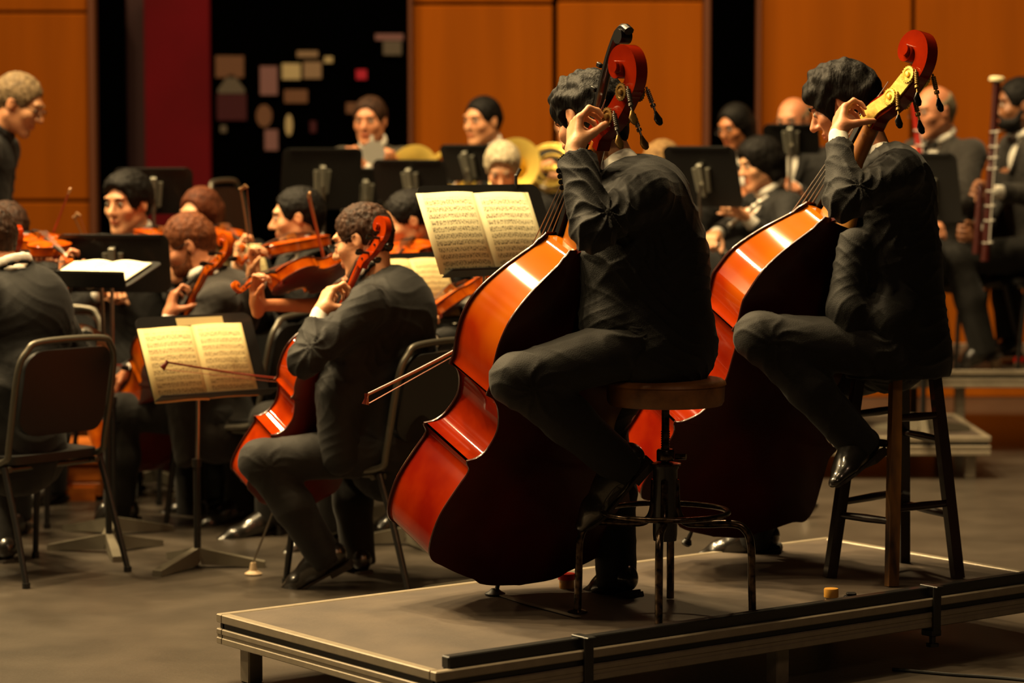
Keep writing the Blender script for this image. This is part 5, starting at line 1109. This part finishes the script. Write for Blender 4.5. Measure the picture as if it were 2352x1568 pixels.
make_pages('open_sheet_music', .228, .29, M @ Matrix.Translation((-.022, -.004, .004)), PAPER2, 'open yellowed music on the left music stand, behind the cello bow tip', pages=((-1, 0, -.004), (0, .95, 0)))
m = MB(); m.box((.02, .302, .006), (.2, .03, .001)); o = m.build('loose_sheet', PAPER2); o.matrix_world = M; tag(o, 'loose sheet standing up behind the open music on the left stand', 'sheet music')
for lb, px, py, Y, yaw, tl, z0, dw, dh in (
    ('black music stand at the far left behind the young violinist facing the camera', 352, 438, 12.45, 100, 15, 0, .36, .22), ('wide black music stand left of the bearded cellist, seen from behind', 262, 604, 10.9, 84, 12, 0, .46, .24),
    ('dark music stand under the backstage papers, back with a pale bracket', 738, 410, 13.35, 108, 15, T1, .40, .31), ('black music stand just right of the trumpet player', 945, 415, 13.2, 70, 20, T1, .38, .22),
    ('tilted black music stand in front of the horn player with short dark hair', 1078, 374, 13.4, 60, 25, T1, .3, .2), ('tall black music stand between the nearest bass player and the clarinet player', 1615, 405, 12.45, 62, 22, 0, .36, .3),
    ('black music stand in front of the bald man behind the second bass player', 1818, 318, 13.5, 75, 25, T1, .28, .16), ('black music stand behind the shoulder of the second bass player', 2135, 430, 12.8, 60, 18, T1, .30, .34)):
    music_stand(lb, at(px, py, Y), R_(yaw), R_(tl), z0, dw=dw, dh=dh, base_rot=px * .01)
r, M = music_stand('low flat conductor desk at left holding a brightly lit open score', at(228, 628, 10.35), R_(-112), R_(74), 0, dw=.40, dh=.30, base_rot=.8)
make_pages('open_score', .17, .24, M @ Matrix.Translation((0, .02, .006)), PAPER3, 'brightly lit open white score on the flat desk at left')
for lb, px, py, Y, yaw, l2 in (('music stand with cream music behind the shoulder of the middle cellist', 955, 662, 10.55, -48, 'cream music behind the right shoulder of the middle cellist'), ('music stand with tan music behind the shoulder of the bearded cellist', 535, 622, 11.9, -50, 'tan music behind the right shoulder of the bearded cellist')):
    r, M = music_stand(lb, at(px, py, Y), R_(yaw), R_(25), 0, dw=.42, dh=.3, base_rot=1); make_pages('open_sheet_music', .18, .26, M @ Matrix.Translation((0, .01, .004)), PAPER2, l2)
r, M = music_stand('music stand turned to the trumpet player, its pale music catching the light', at(838, 440, 13.75), R_(100), R_(20), T2, dw=.2, dh=.26, base_rot=1); make_pages('sheet_music', .09, .24, M @ Matrix.Translation((0, .0, .004)), PAPER3, 'pale music on the stand of the trumpet player')
g = copy_tree(CH0[0]); g['label'] = 'empty grey chair with rounded back behind the violinist in left profile'; g.location = (X_(630, 14.0), 14.0, T2); g.rotation_euler = (0, 0, R_(-15)); g.scale = (1, 1, 1.08)

# ------------------------------------------------------------------ small things
def tub(label, loc, r_, h_, capm, bodym, caph=.45):
    r = empty('rosin_tub', loc); tag(r, label, 'rosin tub'); MB().lathe((0, 0, 0), [(r_ * .8, 0), (r_ * .85, .002), (r_ * .85, h_ * (1 - caph))], 24).build('cup', bodym, r, smooth=True)
    MB().lathe((0, 0, 0), [(r_, h_ * (1 - caph)), (r_, h_ - .003), (r_ * .93, h_), (r_ * .5, h_)], 24).build('lid', capm, r, smooth=True)
tub('red-lidded yellow rosin tub on the deck between the nearest double bass and the round stool', onz(1302, 1350, .2), .028, .046, RED, YEL, .4)
tub('yellow and cream rosin tub on the deck left of the wooden bar stool', onz(1909, 1390, .2), .022, .052, YEL, CREAM, .5)
m = MB(); m.box((0, 0, .009), (.045, .03, .016), bev=.004); m.box((0, .0, .022), (.03, .02, .01), bev=.003); o = m.build('rubber_block', BLACKP); o.location = onz(1955, 1380, .2); tag(o, 'small black rubber block beside the yellow rosin tub', 'block')
tub('cream cup on the back riser at the feet of the bassoon player', at(2290, 860, 13.66) * 0 + V(X_(2290, 13.72), 13.72, T2), .028, .05, CREAM, CREAM)
tub('red-topped cup at the right edge of the back riser', V(X_(2345, 13.8), 13.8, T2), .028, .05, RED, CREAM)
c1e = MC1 @ Vector((0, .06, -.3)); r = empty('endpin_stop', (c1e.x, c1e.y, 0)); tag(r, 'cream rubber endpin stop on the floor under the middle cello', 'endpin stop'); MB().lathe((0, 0, 0), [(.03, 0), (.032, .006), (.015, .016), (.01, max(.03, c1e.z))], 18).build('rubber_stop', CREAM, r, smooth=True)
m = MB(); m.tube([(0, 0, .01), (.03, .02, .03), (.07, .05, .05)], [.012, .02, .012], 12); m.tube([(.03, .02, .03), (.02, .05, .09)], .012, 10); m.tube([(-.02, -.03, .012), (.02, -.01, .014)], .01, 8); o = m.build('metal_clamp', STEEL, smooth=True); o.location = onz(1840, 1190, 0); tag(o, 'small metal clamp lying on the floor left of the wooden bar stool', 'clamp')
m = MB(); m.tube(bez([onz(2050, 1540, 0) + V(0, 0, .005), onz(2180, 1552, 0) + V(0, 0, .005), onz(2300, 1560, 0) + V(0, 0, .005), onz(2420, 1572, 0) + V(0, 0, .005)], 6), .005, 8); tag(m.build('floor_cable', BLACKP, smooth=True), 'thin black cable on the floor at the lower right corner', 'cable')
